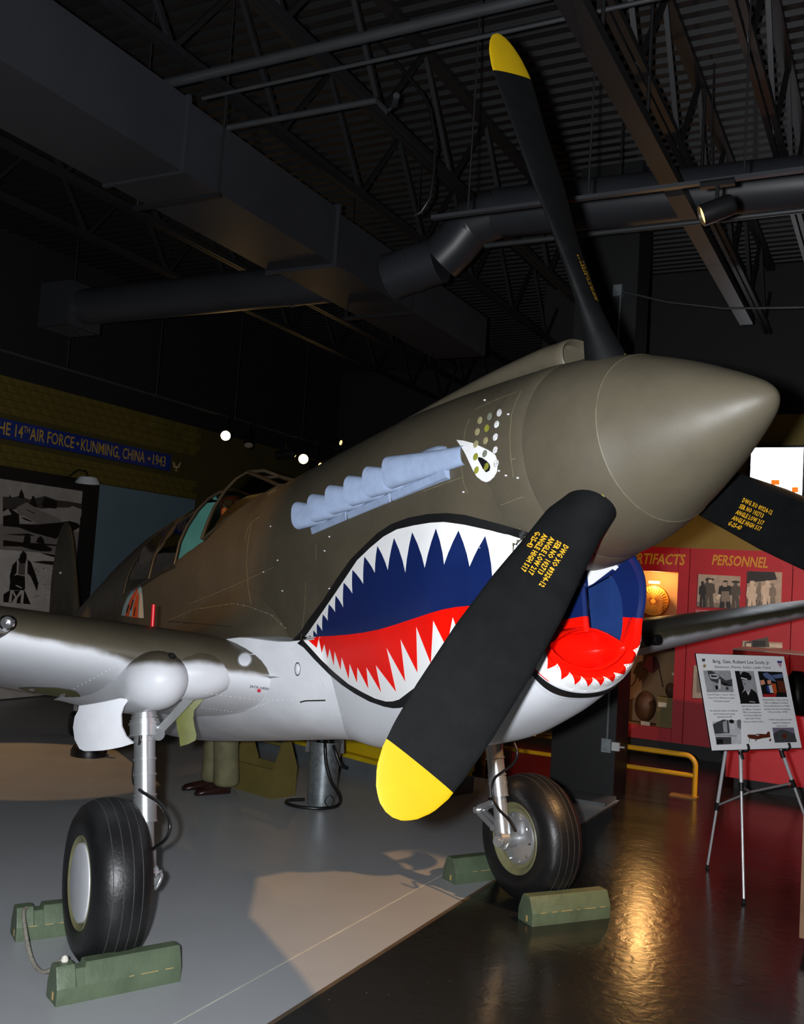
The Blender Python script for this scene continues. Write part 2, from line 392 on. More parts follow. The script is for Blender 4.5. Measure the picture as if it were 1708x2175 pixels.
m_lineg = mat('grey_panel_seam', (205, 206, 210), 0.5, var=0.1, scale=30)
m_lined = mat('dark_panel_gap', (40, 38, 34), 0.7, var=0.1)
m_hose = mat('black_hose', (24, 24, 24), 0.35, var=0.1, scale=30)
m_lime = mat('lime_primer', (150, 158, 60), 0.5, var=0.2, scale=30)
m_canopy = glass('canopy_glass', (236, 236, 230), 0.16)
AC = thing('fighter_aircraft', b2w((0, 0, 0))*0 + Vector((-2.0, 0, 0)), 'olive drab fighter aircraft with a toothed red and blue mouth painted on its nose', 'aircraft')

# ---- fuselage
FT = [(-.355, .424, -.872, .420, 0, 2.0, 3.0), (-.37, .427, -.888, .421, 0, 2, 3.0), (-.45, .438, -.928, .426, 0, 2, 3.0), (-.61, .458, -.988, .433, 0, 2, 3.0), (-.93, .494, -1.068, .442, 0, 2, 3.0),
      (-1.3, .520, -1.094, .447, 0, 2, 2.9), (-1.7, .528, -1.092, .449, 0, 2, 2.8), (-2.0, .530, -1.055, .449, 0, 2, 2.6), (-2.5, .530, -.96, .448, 0, 2, 2.4), (-2.85, .535, -.92, .447, 0, 2, 2.3),
      (-3.4, .60, -.88, .446, .02, 2, 2.3), (-4.2, .70, -.80, .44, .04, 2, 2.2), (-4.7, .745, -.74, .43, .05, 2, 2.2), (-5.3, .74, -.68, .40, .06, 2, 2.1), (-6.2, .685, -.54, .33, .08, 2, 2),
      (-7.2, .57, -.38, .24, .10, 2, 2), (-8.25, .44, -.22, .15, .12, 2, 2), (-9.0, .36, -.08, .08, .14, 2, 2), (-9.35, .30, .02, .03, .16, 2, 2)]
NR = 112
def section(x, sc=1.0):
    top, bot, w, zc, nu, nl = spl(FT, x); out = []
    for j in range(NR):
        a = 2*pi*j/NR; ca, sa = cos(a), sin(a); n = nu if sa >= 0 else nl; h = (top-zc) if sa >= 0 else (zc-bot)
        z_ = zc+h*sc*math.copysign(abs(sa)**(2/n), sa); kx = .17*max(0, min(1, (x+.80)/.44))**1.3; q_ = max(0, min(1, (-z_-.05)/.42))
        y_ = w*sc*math.copysign(abs(ca)**(2/n), ca)*(1-kx*q_*q_*(3-2*q_))
        if x > -.70 and z_ < 0:                # the round engine cowl shows above the chin
            g_ = max(0, min(1, (x+.70)/.33)); g_ = g_*g_*(3-2*g_); q2 = max(0, min(1, (z_+.43)/.12)); q2 = q2*q2*(3-2*q2); r_ = math.hypot(y_, z_)
            if r_ > .4205: y_ *= 1+(.4205/r_-1)*g_*q2; z_ *= 1+(.4205/r_-1)*g_*q2
        out.append((y_, z_))
    return out
SILL0, SILL1 = -3.36, -4.24
def sill(x): return .265+(x+3.42)*.11
xsn = [-.355, -.362]; x = -.37
while x > -9.35: xsn.append(x); x -= .035 if x > -2.6 else .07
xsn.append(-9.35); xsn = sorted(set(xsn+[SILL0+.001, SILL0-.001, SILL1+.001, SILL1-.001]), reverse=True)
fus = MB(b2w); P = []; F = []; cl = []; pa = []
for x in xsn:
    for (y, z) in section(x):
        c = SILL1 < x < SILL0 and z > sill(x)
        if c: z = sill(x)
        P.append((x, y, z)); cl.append(c); pa.append(z+.57)
for i in range(len(xsn)-1):
    for j in range(NR):
        q = (i*NR+j, i*NR+(j+1) % NR, (i+1)*NR+(j+1) % NR, (i+1)*NR+j)
        if all(cl[k] for k in q): continue
        if xsn[i] > SILL1 > xsn[i+1] and cl[q[0]] and cl[q[1]]: continue
        F.append(q)
F.append(tuple((len(xsn)-1)*NR+j for j in range(NR)))
fus.add(P, F)
FUS = fus.build('fuselage', m_skin, AC, 0.7, attr=pa)
part_label(FUS, 'olive drab over grey fuselage skin')
# cowl collar that surrounds the back of the spinner
col = MB(b2w); rings = []
for xx, R in ((-.40, .415), (-.36, .4215), (-.30, .4185), (-.24, .4105), (-.20, .402), (-.182, .394), (-.182, .380), (-.26, .370)):
    rings.append([(xx, R*cos(2*pi*j/80), R*sin(2*pi*j/80)) for j in range(80)])
col.loft(rings, caps=False)
ring0 = section(-.355); J_ = [j for j in range(NR)]
for j in J_:
    (y0_, z0_), (y1_, z1_) = ring0[j], ring0[(j+1) % NR]
    if min(z0_, z1_) < -.36: continue
    a0_, a1_ = atan2(z0_, y0_), atan2(z1_, y1_)
    col.add([(-.355, y0_, z0_), (-.355, y1_, z1_), (-.30, .418*cos(a1_), .418*sin(a1_)), (-.30, .418*cos(a0_), .418*sin(a0_))], [(0, 1, 2, 3)])
COWL = col.build('cowl_ring', m_olive, AC, 0.9, attr=[1]*len(col.v))
# belly fairing under the wing centre section
BT = [(-1.72, .40, -1.045, -.55), (-1.95, .50, -1.045, -.55), (-2.3, .66, -1.035, -.5), (-3.0, .80, -1.03, -.5), (-3.9, .80, -1.02, -.5), (-4.6, .62, -.98, -.5), (-5.3, .30, -.80, -.45)]
bel = MB(b2w); rings = []; x = -1.72; pb = []
while x >= -5.3:
    w, bo, zt = spl(BT, x); rg = []
    for j in range(64):
        a = 2*pi*j/64; ca, sa = cos(a), sin(a); h = .02 if sa > 0 else (zt-bo)
        n = 2 if sa > 0 else 2.3
        rg.append((x, w*math.copysign(abs(ca)**(2/n), ca), zt+h*math.copysign(abs(sa)**(2/n), sa)))
    rings.append(rg); x -= .06
bel.loft(rings)
BEL = bel.build('belly_fairing', m_grey, AC, 0.8)

# ---- spinner
SP = [(.634, .0), (.632, .012), (.626, .026), (.614, .042), (.596, .060), (.565, .083), (.52, .113), (.47, .143), (.42, .1735), (.36, .207), (.30, .238), (.22, .2765), (.1335, .3145), (.131, .3165), (.1285, .3145), (.06, .342), (0, .3615), (-.08, .381), (-.15, .3925), (-.172, .3945), (-.176, .386), (-.24, .36)]
spn = MB(b2w); rings = [[(xx, max(R, .0008)*cos(2*pi*j/96), max(R, .0008)*sin(2*pi*j/96)) for j in range(96)] for xx, R in SP]
spn.loft(rings); SPIN = spn.build('spinner', m_olive, AC, 0.5, attr=[1]*len(spn.v)); part_label(SPIN, 'pointed olive drab spinner')
sl = MB(b2w); sl.loft([[(xx, R*cos(2*pi*j/96), R*sin(2*pi*j/96)) for j in range(96)] for xx, R in ((.1335, .3152), (.131, .3176), (.1285, .3164))], caps=False)
sl.build('spinner_seam', mat('spinner_seam_paint', (92, 86, 68), .6, var=.25, scale=30), SPIN, 0.9)

# ---- propeller blades
CH = [(.25, .15), (.33, .185), (.45, .215), (.6, .235), (.8, .27), (1.05, .292), (1.3, .287), (1.45, .272), (1.53, .252), (1.59, .215), (1.64, .15), (1.667, .085), (1.678, .02)]
BE = [(.25, 44), (.33, 41), (.45, 33), (.6, 31.5), (.8, 28), (1.05, 21), (1.3, 19), (1.5, 13), (1.68, 12)]
TKK = [(.25, 1.0), (.34, .85), (.45, .50), (.55, .34), (.7, .22), (.9, .14), (1.3, .09), (1.68, .06)]
def blade_pt(ph, r, s, side):                  # s: -1..1 across the chord, side: +1 front face, -1 rear face, 0 middle
    L = lerp_tab(CH, r); be = radians(lerp_tab(BE, r)); tk = lerp_tab(TKK, r)*L/2
    rr = (-sin(ph), cos(ph)); t = (rr[1], -rr[0])
    off = .036 if r > .45 else .036*max(0, (r-.25)/.2)
    hh = tk*sqrt(max(0, 1-s*s))*side
    ct, cx = cos(be), -sin(be)                 # chord direction
    nt, nx = sin(be), cos(be)                  # face normal
    u = s*L/2+off
    return (u*cx+hh*nx, rr[0]*r+t[0]*(u*ct+hh*nt), rr[1]*r+t[1]*(u*ct+hh*nt))
PHI = .3413
def make_blade(ph, label):
    rs = [.26+.02*k for k in range(64)]; rs = [r for r in rs if r < 1.50]+[1.505]
    def rings_for(rl):
        out = []
        for r in rl:
            rg = [blade_pt(ph, r, -cos(pi*j/14), 1) for j in range(15)]+[blade_pt(ph, r, cos(pi*j/14), -1) for j in range(1, 14)]
            out.append(rg)
        return out
    mb = MB(b2w); mb.loft(rings_for(rs)); bl = mb.build('propeller_blade', m_black, AC, 0.8); part_label(bl, label)
    tp = MB(b2w); tp.loft(rings_for([1.505, 1.53, 1.555, 1.58, 1.60, 1.62, 1.635, 1.65, 1.66, 1.668, 1.674, 1.677])); t = tp.build('blade_tip', m_yel, bl, 0.8); part_label(t, 'yellow painted blade tip')
    # stencil on the front face, lines across the chord, reading towards the tip
    st = MB(b2w); lines = ['DWG XO 89324-12', 'SER NO 102713', 'ANGLE LOW 217', 'ANGLE HIGH 517', 'G-25-43']
    for k, s_ in enumerate(lines):
        V, FF = text2d(s_, .0262, bold=.03, xs=.80, space=1.08, res=1)
        def mp(a, b):
            r = .572+a; c = -.012+k*.0265-b
            return blade_pt(ph, r, max(-.97, min(.97, (c-.0)/(lerp_tab(CH, r)/2))), 1)
        Q = [Vector(mp(a, b)) for a, b in V]
        nrm = Vector((cos(radians(27)), -(-sin(ph))*0, 0)); be = radians(27); rr = (-sin(ph), cos(ph)); tt = (rr[1], -rr[0]); nrm = Vector((cos(be), tt[0]*sin(be), tt[1]*sin(be)))
        st.add([q+nrm*.0016 for q in Q], FF)
    so = st.build('stencil', mat('stencil_yellow', (214, 160, 30), 0.5, var=0), bl, 0); part_label(so, 'yellow stencilled drawing and serial lines')
    cu = MB(b2w); cu.tube([blade_pt(ph, .29, 0, 0), blade_pt(ph, .334, 0, 0)], .082, 24); cu.build('blade_collar', m_lime, bl, 0.6)
    return bl
make_blade(PHI, 'black propeller blade pointing up'); make_blade(PHI+2*pi/3, 'black propeller blade slanting down across the painted mouth'); make_blade(PHI+4*pi/3-.035, 'black propeller blade reaching out towards the red panels')

# ---- carburettor scoop on top of the cowl
SC = [(-.245, .40, .528, .106), (-.30, .40, .534, .112), (-.45, .42, .545, .118), (-.7, .44, .553, .118), (-1.0, .45, .559, .112), (-1.5, .46, .561, .10), (-2.2, .47, .548, .09), (-2.6, .48, .535, .075), (-2.8, .49, .52, .05)]
scp = MB(b2w); rings = []
def sc_ring(x, k=1.0, dz=0):
    zb, zt, w = spl(SC, x); zb = min(zb, spl(FT, x)[0]-.03) if x < -.36 else .355; zm = (zb+zt)/2; h = (zt-zb)/2; o = []
    for j in range(40):
        a = 2*pi*j/40; n = 2.15
        o.append((x, w*k*math.copysign(abs(cos(a))**(2/n), cos(a)), zm+h*k*math.copysign(abs(sin(a))**(2/n), sin(a))))
    return o
x = -.25; rings = [sc_ring(-.30, .80), sc_ring(-.256, .86), sc_ring(-.248, .93), sc_ring(-.256, 1.0)]; x = -.29
while x > -2.8: rings.append(sc_ring(x)); x -= .08
scp.loft(rings, caps=False); scp.add(sc_ring(-.30, .81), [tuple(range(40))])
SCO = scp.build('air_scoop', m_olive, AC, 0.9, attr=[1]*len(scp.v)); part_label(SCO, 'olive drab air scoop on top of the cowl')

# ---- chin intake
chn = MB(b2w); sec = section(-.36); lo = [(y, z) for (y, z) in sec if z < -.28]
lo.sort(key=lambda p: atan2(p[1]+.3, p[0]))
lo = [p for p in sorted(lo, key=lambda p: (atan2(p[0], -(p[1]+.25))))]     # starboard side, bottom, port side
C1 = [(.165, -.372), (.214, -.412), (.252, -.462), (.272, -.53), (.268, -.61), (.245, -.69), (.190, -.760), (.105, -.812), (0, -.829)]
C2 = [(.222, -.350), (.272, -.392), (.312, -.450), (.333, -.53), (.328, -.62), (.304, -.71), (.242, -.805), (.135, -.868), (0, -.8885)]
def crv(C, t):                                 # t from -1 (starboard top) over 0 (bottom) to 1 (port top)
    q = (1-abs(t))*8; k = min(7, int(q)); f = q-k
    p0, p1, p2, p3 = C[max(k-1, 0)], C[k], C[k+1], (C[k+2] if k+2 < 9 else (-C[7][0], C[7][1]))
    o = [.5*(2*p1[c]+(p2[c]-p0[c])*f+(2*p0[c]-5*p1[c]+4*p2[c]-p3[c])*f*f+(3*p1[c]-3*p2[c]-p0[c]+p3[c])*f**3) for c in (0, 1)]
    return (o[0]*(1 if t > 0 else -1), o[1])
def lip_pt(t, v, off=0.0):                     # v: 0 inner edge, 1 outer edge
    a = crv(C1, t); b = crv(C2, t); x_ = -.342+.026*sin(pi*min(1, v*1.15)**.8)*(1-v*.35)-.030*v*v
    zz_ = a[1]+(b[1]-a[1])*v; x_ += .095*max(0, min(1, (zz_+.62)/.26))**1.15
    return (x_+off, a[0]+(b[0]-a[0])*v, zz_-off*v)
TS = [-1+2*k/96 for k in range(97)]
for i in range(96):
    tm = (TS[i]+TS[i+1])/2; zz = crv(C1, tm)[1]
    for v0, v1 in ((-.35, 0), (0, .15), (.15, .3), (.3, .5), (.5, .7), (.7, .85), (.85, 1.0)):
        q = [lip_pt(TS[i], max(v0, 0)), lip_pt(TS[i+1], max(v0, 0)), lip_pt(TS[i+1], v1), lip_pt(TS[i], v1)]
        if v0 < 0: q[0] = (-.40, q[3][1]*.97, q[3][2]*.98); q[1] = (-.40, q[2][1]*.97, q[2][2]*.98)
        chn.add(q, [(0, 1, 2, 3)], 0 if zz > -.60 else 1)
path = [(-.352, y*.955, z*.972 if z < -.5 else z) for y, z in lo]
LIP = chn.build('chin_intake_lip', [m_navy, m_red], AC, 1.2)
chk = MB(b2w)
# lower outline of the body a little further aft, matched to the lip by arc length
sl_ = sorted([(y, z) for y, z in section(-.42) if y > -1e-6 and z < -.27], key=lambda p: -p[1])
if sl_[-1][0] > 1e-4: sl_.append((0.0, sl_[-1][1]))
al = [0]
for a, b in zip(sl_, sl_[1:]): al.append(al[-1]+math.hypot(b[0]-a[0], b[1]-a[1]))
cl_ = [0]; cs = [crv(C2, 1-k/200) for k in range(201)]; cs[-1] = C2[-1]
for a, b in zip(cs, cs[1:]): cl_.append(cl_[-1]+math.hypot(b[0]-a[0], b[1]-a[1]))
def aft(t):
    f = cl_[min(200, int(round((1-abs(t))*200)))]/cl_[-1]*al[-1]
    for k in range(len(al)-1):
        if al[k+1] >= f: break
    u = (f-al[k])/((al[k+1]-al[k]) or 1)
    return ((sl_[k][0]+(sl_[k+1][0]-sl_[k][0])*u)*(1 if t > 0 else -1), sl_[k][1]+(sl_[k+1][1]-sl_[k][1])*u)
def cheek_pt(t, w, off=0.0):                   # w: 0 at the lip, 1 at the body
    a = lip_pt(t, 1.0); b = aft(t); e = w+.25*sin(pi*w)*.5
    y_, z_ = a[1]+(b[0]-a[1])*e, a[2]+(b[1]-a[2])*e; l = math.hypot(y_, z_+.35) or 1
    return (a[0]+(-.42-a[0])*w+off*.3, y_+off*y_/l, z_+off*(z_+.35)/l)
for i in range(96):
    for k in range(6):
        chk.add([cheek_pt(TS[i], k/6), cheek_pt(TS[i+1], k/6), cheek_pt(TS[i+1], (k+1)/6), cheek_pt(TS[i], (k+1)/6)], [(0, 1, 2, 3)])
CHK = chk.build('chin_cheek', m_skin, AC, 1.2, attr=[w2b(v).z+.54 for v in chk.v])
lt = MB(b2w)
def t_of(y):                                   # lip parameter whose middle lies at this y
    lo_, hi_ = -1.0, 1.0
    for _ in range(40):
        m_ = (lo_+hi_)/2; ym = (crv(C1, m_)[0]+crv(C2, m_)[0])/2
        if ym < y: lo_ = m_
        else: hi_ = m_
    return lo_
saw = []
for k in range(-4, 5):
    y0_ = k*.063; saw += [(y0_-.012, .66), (y0_, .10)]
saw.append((.29, .66))
n_ = 0
for (ya, va), (yb_, vb) in zip(saw, saw[1:]):
    for i in range(4):
        f0, f1 = i/4, (i+1)/4; t0, t1 = t_of(ya+(yb_-ya)*f0), t_of(ya+(yb_-ya)*f1); w0, w1 = va+(vb-va)*f0, va+(vb-va)*f1
        for j in range(4):
            g0, g1 = j/4, (j+1)/4
            lt.add([lip_pt(t0, w0+(.95-w0)*g0, .0035), lip_pt(t1, w1+(.95-w1)*g0, .0035), lip_pt(t1, w1+(.95-w1)*g1, .0035), lip_pt(t0, w0+(.95-w0)*g1, .0035)], [(0, 1, 2, 3)])
lt.build('lip_teeth_marking', m_white, AC, 1.0)
# recessed back panel, navy
cp = MB(b2w); bk = [(-.50, y*.93, z*.95) for y, z in lo]; cp.add(bk, [tuple(range(len(bk)))])
for i in range(len(bk)-1): cp.add([path[i], path[i+1], bk[i+1], bk[i]], [(0, 1, 2, 3)])
cp.build('intake_back_panel', mat('blue_intake_panel', (34, 58, 112), 0.22, var=0.2, scale=3), AC, 0.6)
# upper face between the spinner and the openings
uf = MB(b2w); arc = [(.352*sin(t), -.37*cos(t)) for t in [radians(k) for k in range(-40, 41, 4)]]
low = [(.235, -.362), (.205, -.388), (.14, -.432), (.03, -.482), (0, -.492), (-.03, -.482), (-.14, -.432), (-.205, -.388), (-.235, -.362)]
pl = arc + low
uf.prism([(y, z) for y, z in pl], (-.352, 0, 0), (0, 1, 0), (0, 0, 1), .018, 0)
wt = [(.024, -.386), (.06, -.395), (.16, -.374), (.195, -.362), (.20, -.388), (.175, -.408), (.16, -.402), (.05, -.468), (.024, -.479)]
for s_ in (-1, 1): uf.prism([(y*s_, z) for y, z in wt][::s_], (-.3335, 0, 0), (0, 1, 0), (0, 0, 1), .0015, 1)
bb = [(.0, -.372), (.15, -.362), (.19, -.348), (.195, -.360), (.16, -.374), (.06, -.394), (0, -.392)]
for s_ in (-1, 1): uf.prism([(y*s_, z) for y, z in bb][::s_], (-.3335, 0, 0), (0, 1, 0), (0, 0, 1), .001, 2)
uf.build('intake_upper_face', [m_navy, m_white, m_blk], AC, 0.4)
# middle divider and the oval lower duct
dv = MB(b2w); dv.loft([[(-.335, -.014, z), (-.328, 0, z), (-.335, .014, z), (-.50, .016, z), (-.50, -.016, z)] for z in (-.47, -.60)], mi=0)
dv.loft([[(-.335, -.015, z), (-.327, 0, z), (-.335, .015, z), (-.50, .017, z), (-.50, -.017, z)] for z in (-.60, -.66)], mi=1)
dv.build('intake_divider', [m_navy, m_red], AC, 0.4)
ov = [(0, -.650), (.05, -.655), (.10, -.670), (.15, -.692), (.182, -.710), (.188, -.720), (.17, -.742), (.135, -.768), (.09, -.789), (.045, -.801), (0, -.804)]
ov = ov + [(-y, z) for y, z in ov[::-1][1:-1]]
def ovr(k, xx, dz=0): return [(xx, y*k, -.726+(z+.726)*k+dz) for y, z in ov]
od = MB(b2w); od.loft([ovr(1.12, -.50), ovr(1.16, -.365), ovr(1.14, -.340), ovr(1.04, -.331), ovr(.98, -.338), ovr(.955, -.37), ovr(.93, -.41), ovr(.84, -.45), ovr(.5, -.475), ovr(.2, -.48)], caps=False); od.add(ovr(.2, -.48), [tuple(range(len(ov)))])
for s_ in (-1, 1):
    od.prism([(.20*s_, -.70), (.255*s_, -.60), (.285*s_, -.58), (.275*s_, -.62), (.25*s_, -.695), (.20*s_, -.765), (.14*s_, -.808), (.06*s_, -.833), (0, -.838), (0, -.80), (.10*s_, -.795), (.18*s_, -.76)][::s_], (-.362, 0, 0), (0, 1, 0), (0, 0, 1), .018)
ODU = od.build('oil_cooler_duct', m_red, AC, 1.0); part_label(ODU, 'glossy red oval intake')

# ---- surfaces that carry the painted mouth
def bvh_of(*obs):
    V = []; Fc = []
    for o in obs:
        k = len(V); mw = Vector(o['_o']); V += [v.co+mw for v in o.data.vertices]; Fc += [tuple(i+k for i in p.vertices) for p in o.data.polygons]
    return BVHTree.FromPolygons(V, Fc)
BV = bvh_of(FUS, COWL, BEL, CHK)
A3 = lambda L: [(610+a*.2342, 1080+b*.2342) for a, b in L]
A4 = lambda L: [(880+a*.2576, 1060+b*.2576) for a, b in L]
AC_ = lambda L: [(1100+a*.18735, 1150+b*.18735) for a, b in L]
blk_top = A3([(50, 1195), (130, 1110), (200, 1000), (330, 830), (450, 640), (580, 460), (700, 340), (820, 225), (950, 140), (1100, 85), (1280, 50), (1450, 42)])+A4([(280, 116), (420, 130), (560, 165), (750, 215), (1000, 290)])+[(1190, 1160), (1240, 1186), (1262, 1194)]
wht_top = A3([(145, 1190), (200, 1120), (330, 930), (450, 755), (540, 620), (640, 470), (760, 355), (880, 255), (1000, 190), (1150, 155), (1300, 130), (1420, 123)])+A4([(280, 193), (420, 212), (600, 250), (780, 295), (955, 348)])+[(1185, 1178), (1232, 1202)]
wht_bot = A3([(145, 1190), (220, 1270), (320, 1380), (440, 1490), (560, 1590), (680, 1660), (800, 1720), (900, 1748), (960, 1747), (1020, 1730), (1100, 1670), (1190, 1602)])+[(950, 1426), (1020, 1409), (1080, 1411), (1137, 1428)]
blk_bot = A3([(50, 1195), (150, 1260), (250, 1370), (380, 1500), (500, 1600), (620, 1680), (750, 1750), (880, 1795), (960, 1810), (1020, 1808), (1075, 1796)])+[(900, 1477), (960, 1447), (1020, 1431), (1080, 1430), (1127, 1441)]
nav_zig = [(212, 1150), (247, 1185), (245, 1105), (278, 1145), (278, 1043), (326, 1110), (330, 960), (376, 1018), (385, 868), (443, 940), (447, 790), (516, 897), (520, 672), (600, 772), (600, 557), (698, 685), (708, 437), (803, 585), (826, 340), (921, 560), (977, 268), (1080, 583), (1142, 215), (1256, 540), (1357, 182), (1430, 510), (1560, 198)]
def curved(pts, bow):                          # teeth have slightly bowed flanks
    out = [pts[0]]
    for a, b in zip(pts, pts[1:]):
        dx, dy = b[0]-a[0], b[1]-a[1]; l = math.hypot(dx, dy)
        for t in (.33, .67):
            k = bow*l*4*t*(1-t); sg = 1 if dy > 0 else -.6
            out.append((a[0]+dx*t+dy/l*k*sg*(1 if dy > 0 else -1), a[1]+dy*t-dx/l*k*sg*(1 if dy > 0 else -1)))
        out.append(b)
    return out
nav_top = A3([(186, 1185)])+A3(curved(nav_zig, .035))+A4(curved([(370, 258), (462, 560), (590, 303), (650, 650)], .03)[1:])+[(1060, 1270), (1130, 1182), (1170, 1290), (1228, 1215), (1238, 1240)]
red_top = A3([(186, 1185), (290, 1160), (420, 1155), (560, 1143), (700, 1125), (850, 1095), (1000, 1050), (1150, 1000), (1300, 950), (1420, 915), (1540, 893), (1665, 882)])+[(1060, 1283), (1120, 1289), (1180, 1300), (1205, 1303)]
red_zig = A3([(275, 1265), (292, 1178), (320, 1310), (345, 1230), (375, 1360), (393, 1270), (432, 1425), (438, 1292), (493, 1462), (503, 1347), (567, 1545), (575, 1405), (642, 1578), (645, 1437), (745, 1632), (727, 1437), (860, 1665), (812, 1418), (997, 1660), (910, 1262), (1080, 1568), (1037, 1185), (1190, 1487), (1180, 1072), (1312, 1405), (1333, 1015), (1455, 1260), (1510, 985)])+[(985, 1372), (1008, 1318), (1030, 1382), (1060, 1335), (1082, 1392), (1108, 1350), (1130, 1412)]
front_red = AC_([(300, 1310), (350, 1465), (510, 1325), (485, 1530), (655, 1415), (632, 1575), (778, 1462), (775, 1582), (908, 1482), (915, 1580), (1035, 1435), (1030, 1555), (1160, 1370), (1140, 1490), (1345, 1090), (1320, 1240)])
fblk_t = AC_([(185, 1480), (330, 1530), (480, 1580), (620, 1620), (760, 1635), (900, 1630), (1000, 1610), (1060, 1585)])
fblk_b = AC_([(140, 1550), (300, 1610), (450, 1660), (600, 1690), (750, 1698), (880, 1680), (960, 1655), (1040, 1615)])
ml = MB(); mlp = MB()
lay(ml, blk_top+blk_bot[::-1][:-1], BV, .0024, 0, step=8, mirror=True, mb2=mlp)
lay(ml, wht_top+wht_bot[::-1][:-1], BV, .0034, 1, step=8, mirror=True, mb2=mlp)
lay(ml, nav_top+[(1205, 1303)]+red_top[::-1][1:], BV, .0046, 2, step=8, mirror=True, mb2=mlp)
lay(ml, red_top+[(1170, 1340), (1140, 1380)]+red_zig[::-1]+[], BV, .0052, 3, step=8, mirror=True, mb2=mlp)
cbn = MB(b2w)
for i in range(60):
    t0, t1 = -.56+1.06*i/60, -.56+1.06*(i+1)/60
    for k in range(3): cbn.add([cheek_pt(t0, .02+.17*k, .004), cheek_pt(t1, .02+.17*k, .004), cheek_pt(t1, .19+.17*k, .004), cheek_pt(t0, .19+.17*k, .004)], [(0, 1, 2, 3)])
cbn.build('chin_band_marking', m_blk, AC, .8)
MOP = mlp.build('mouth_marking', [m_blk, m_white, m_navy, m_red], AC, 0.5); part_label(MOP, 'port half of the shark mouth marking')
MOU = ml.build('mouth_marking', [m_blk, m_white, m_navy, m_red], AC, 0.5); part_label(MOU, 'shark mouth marking, white teeth on navy and red')
# the eye and the perforated panel
AE = lambda L: [(900+a*.15222, 820+b*.15222) for a, b in L]
ey = MB(); eyp = MB()
lay(ey, AE([(465, 755), (560, 765), (680, 795), (800, 845), (900, 890), (960, 925), (1010, 965), (1030, 1020), (1040, 1110), (1030, 1200), (990, 1270), (930, 1325), (880, 1342), (820, 1320), (750, 1265), (700, 1185), (650, 1080), (590, 950), (530, 850)]), BV, .0030, 0, mirror=True, mb2=eyp)
lay(ey, AE([(775, 990), (830, 1005), (890, 1045), (930, 1090), (942, 1130), (930, 1180), (890, 1203), (850, 1185), (820, 1120), (765, 1020)]), BV, .0040, 1, mirror=True, mb2=eyp)
eyp.build('eye_marking', [m_white, m_blk], AC, 0.5)
EYE = ey.build('eye_marking', [m_white, m_blk], AC, 0.5); part_label(EYE, 'white teardrop eye with a black pupil')
dots = [(797, 487, 'tan'), (932, 433, 'gry'), (1067, 383, 'wht'), (762, 645, 'tan'), (895, 595, 'lim'), (1032, 542, 'wht'), (742, 815, 'tan'), (877, 767, 'tan'), (1014, 717, 'wht'), (740, 990, 'lim'), (868, 947, 'gry'), (1012, 895, 'wht'), (752, 1172, 'lim'), (885, 1125, 'lim'), (1026, 1082, 'wht')]
dm = {'tan': mat('tan_hole', (150, 142, 105), .6, var=.2, scale=60), 'gry': mat('grey_hole', (118, 122, 108), .6, var=.2, scale=60), 'lim': mat('lime_hole', (140, 142, 48), .6, var=.2, scale=60), 'wht': mat('white_mesh_hole', (225, 222, 225), .5, var=.6, scale=160)}
for (dx, dy, k) in dots:
    cx_, cy_ = AE([(dx, dy)])[0]
    d_ = MB(); ring = [(cx_+4.9*cos(2*pi*j/14)*.95+2.0*sin(2*pi*j/14)*.3, cy_-6.8*sin(2*pi*j/14)-1.2*cos(2*pi*j/14)) for j in range(14)]
    P0 = [on_surface(x_, y_, BV, .0056) for x_, y_ in ring]; d_.add(P0+[sum(P0, Vector())/14+(CAM-P0[0]).normalized()*.001], [(j, (j+1) % 14, 14) for j in range(14)])
    c0 = sum(P0, Vector())/14; rimr = [c0+(p-c0)*1.16 for p in P0]
    d_.add(P0+[p-(CAM-c0).normalized()*.003 for p in rimr], [(j, (j+1) % 14, 14+(j+1) % 14, 14+j) for j in range(14)])
    d_.build('vent_hole', dm[k], AC, 0.4)

# ---- exhaust stacks, six a side
lips = [((822, 998), 42), ((780, 1022), 40), ((740, 1041), 37), ((700, 1063), 35), ((662, 1085), 33), ((628, 1098), 31)]
exb = []
for i, ((lx, ly), hh) in enumerate(lips):
    c = w2b(px_y(lx+7, ly, -.505)); exb.append(c)
zmean = sum(c.z for c in exb)/6
def stack(c, L, s_):
    mb = MB(b2w); rings = []
    for t, hz, hy, dy in ((0, .040, .022, .080), (.25, .046, .028, .058), (.5, .054, .033, .038), (.75, .063, .038, .018), (.93, .0700, .042, .004), (1.0, .0725, .044, 0), (1.0, .062, .034, 0), (.8, .045, .024, .015)):
        rings.append([(c.x+L*(1-t), (c.y+dy+hy*cos(2*pi*j/22))*(-s_), zmean-.066+.93*hz+hz*math.copysign(abs(sin(2*pi*j/22))**.7, sin(2*pi*j/22))) for j in range(22)])
    mb.loft(rings, caps=False); mb.add(rings[-1], [tuple(range(22))])
    return mb
for s_ in (-1, 1):
    for i, c in enumerate(exb):
        stack(c, .44 if i == 0 else .24, s_).build('exhaust_stack', m_exh, AC, 0.7)
    for (xa, xb) in ((-.60, -1.02), (-1.04, -1.42), (-1.44, -1.80)):
        sh = MB(b2w); y0 = .432
        sh.loft([[(x_, (y0+a_)*s_, zmean+z_) for a_, z_ in ((-.02, -.055), (.022, -.060), (.027, -.068), (.020, -.098), (-.02, -.108))] for x_ in (xa, xa-.02, xb+.02, xb)])
        sh.build('exhaust_shroud', m_exh, AC, 0.5)
    fr = MB(b2w); rings = []
    for t in range(9):
        a = t/8; x_ = -.585-.40*a; k = sqrt(max(.02, 1-(1-min(a*2.2, 1))**2))
        rings.append([(x_, (.41+.058*k*max(0, cos(2*pi*j/20))+.0*k)*s_, zmean-.012+(.086*k)*sin(2*pi*j/20)) for j in range(20)])
    fr.loft(rings); fr.build('exhaust_fairing', m_exh, AC, 0.8)

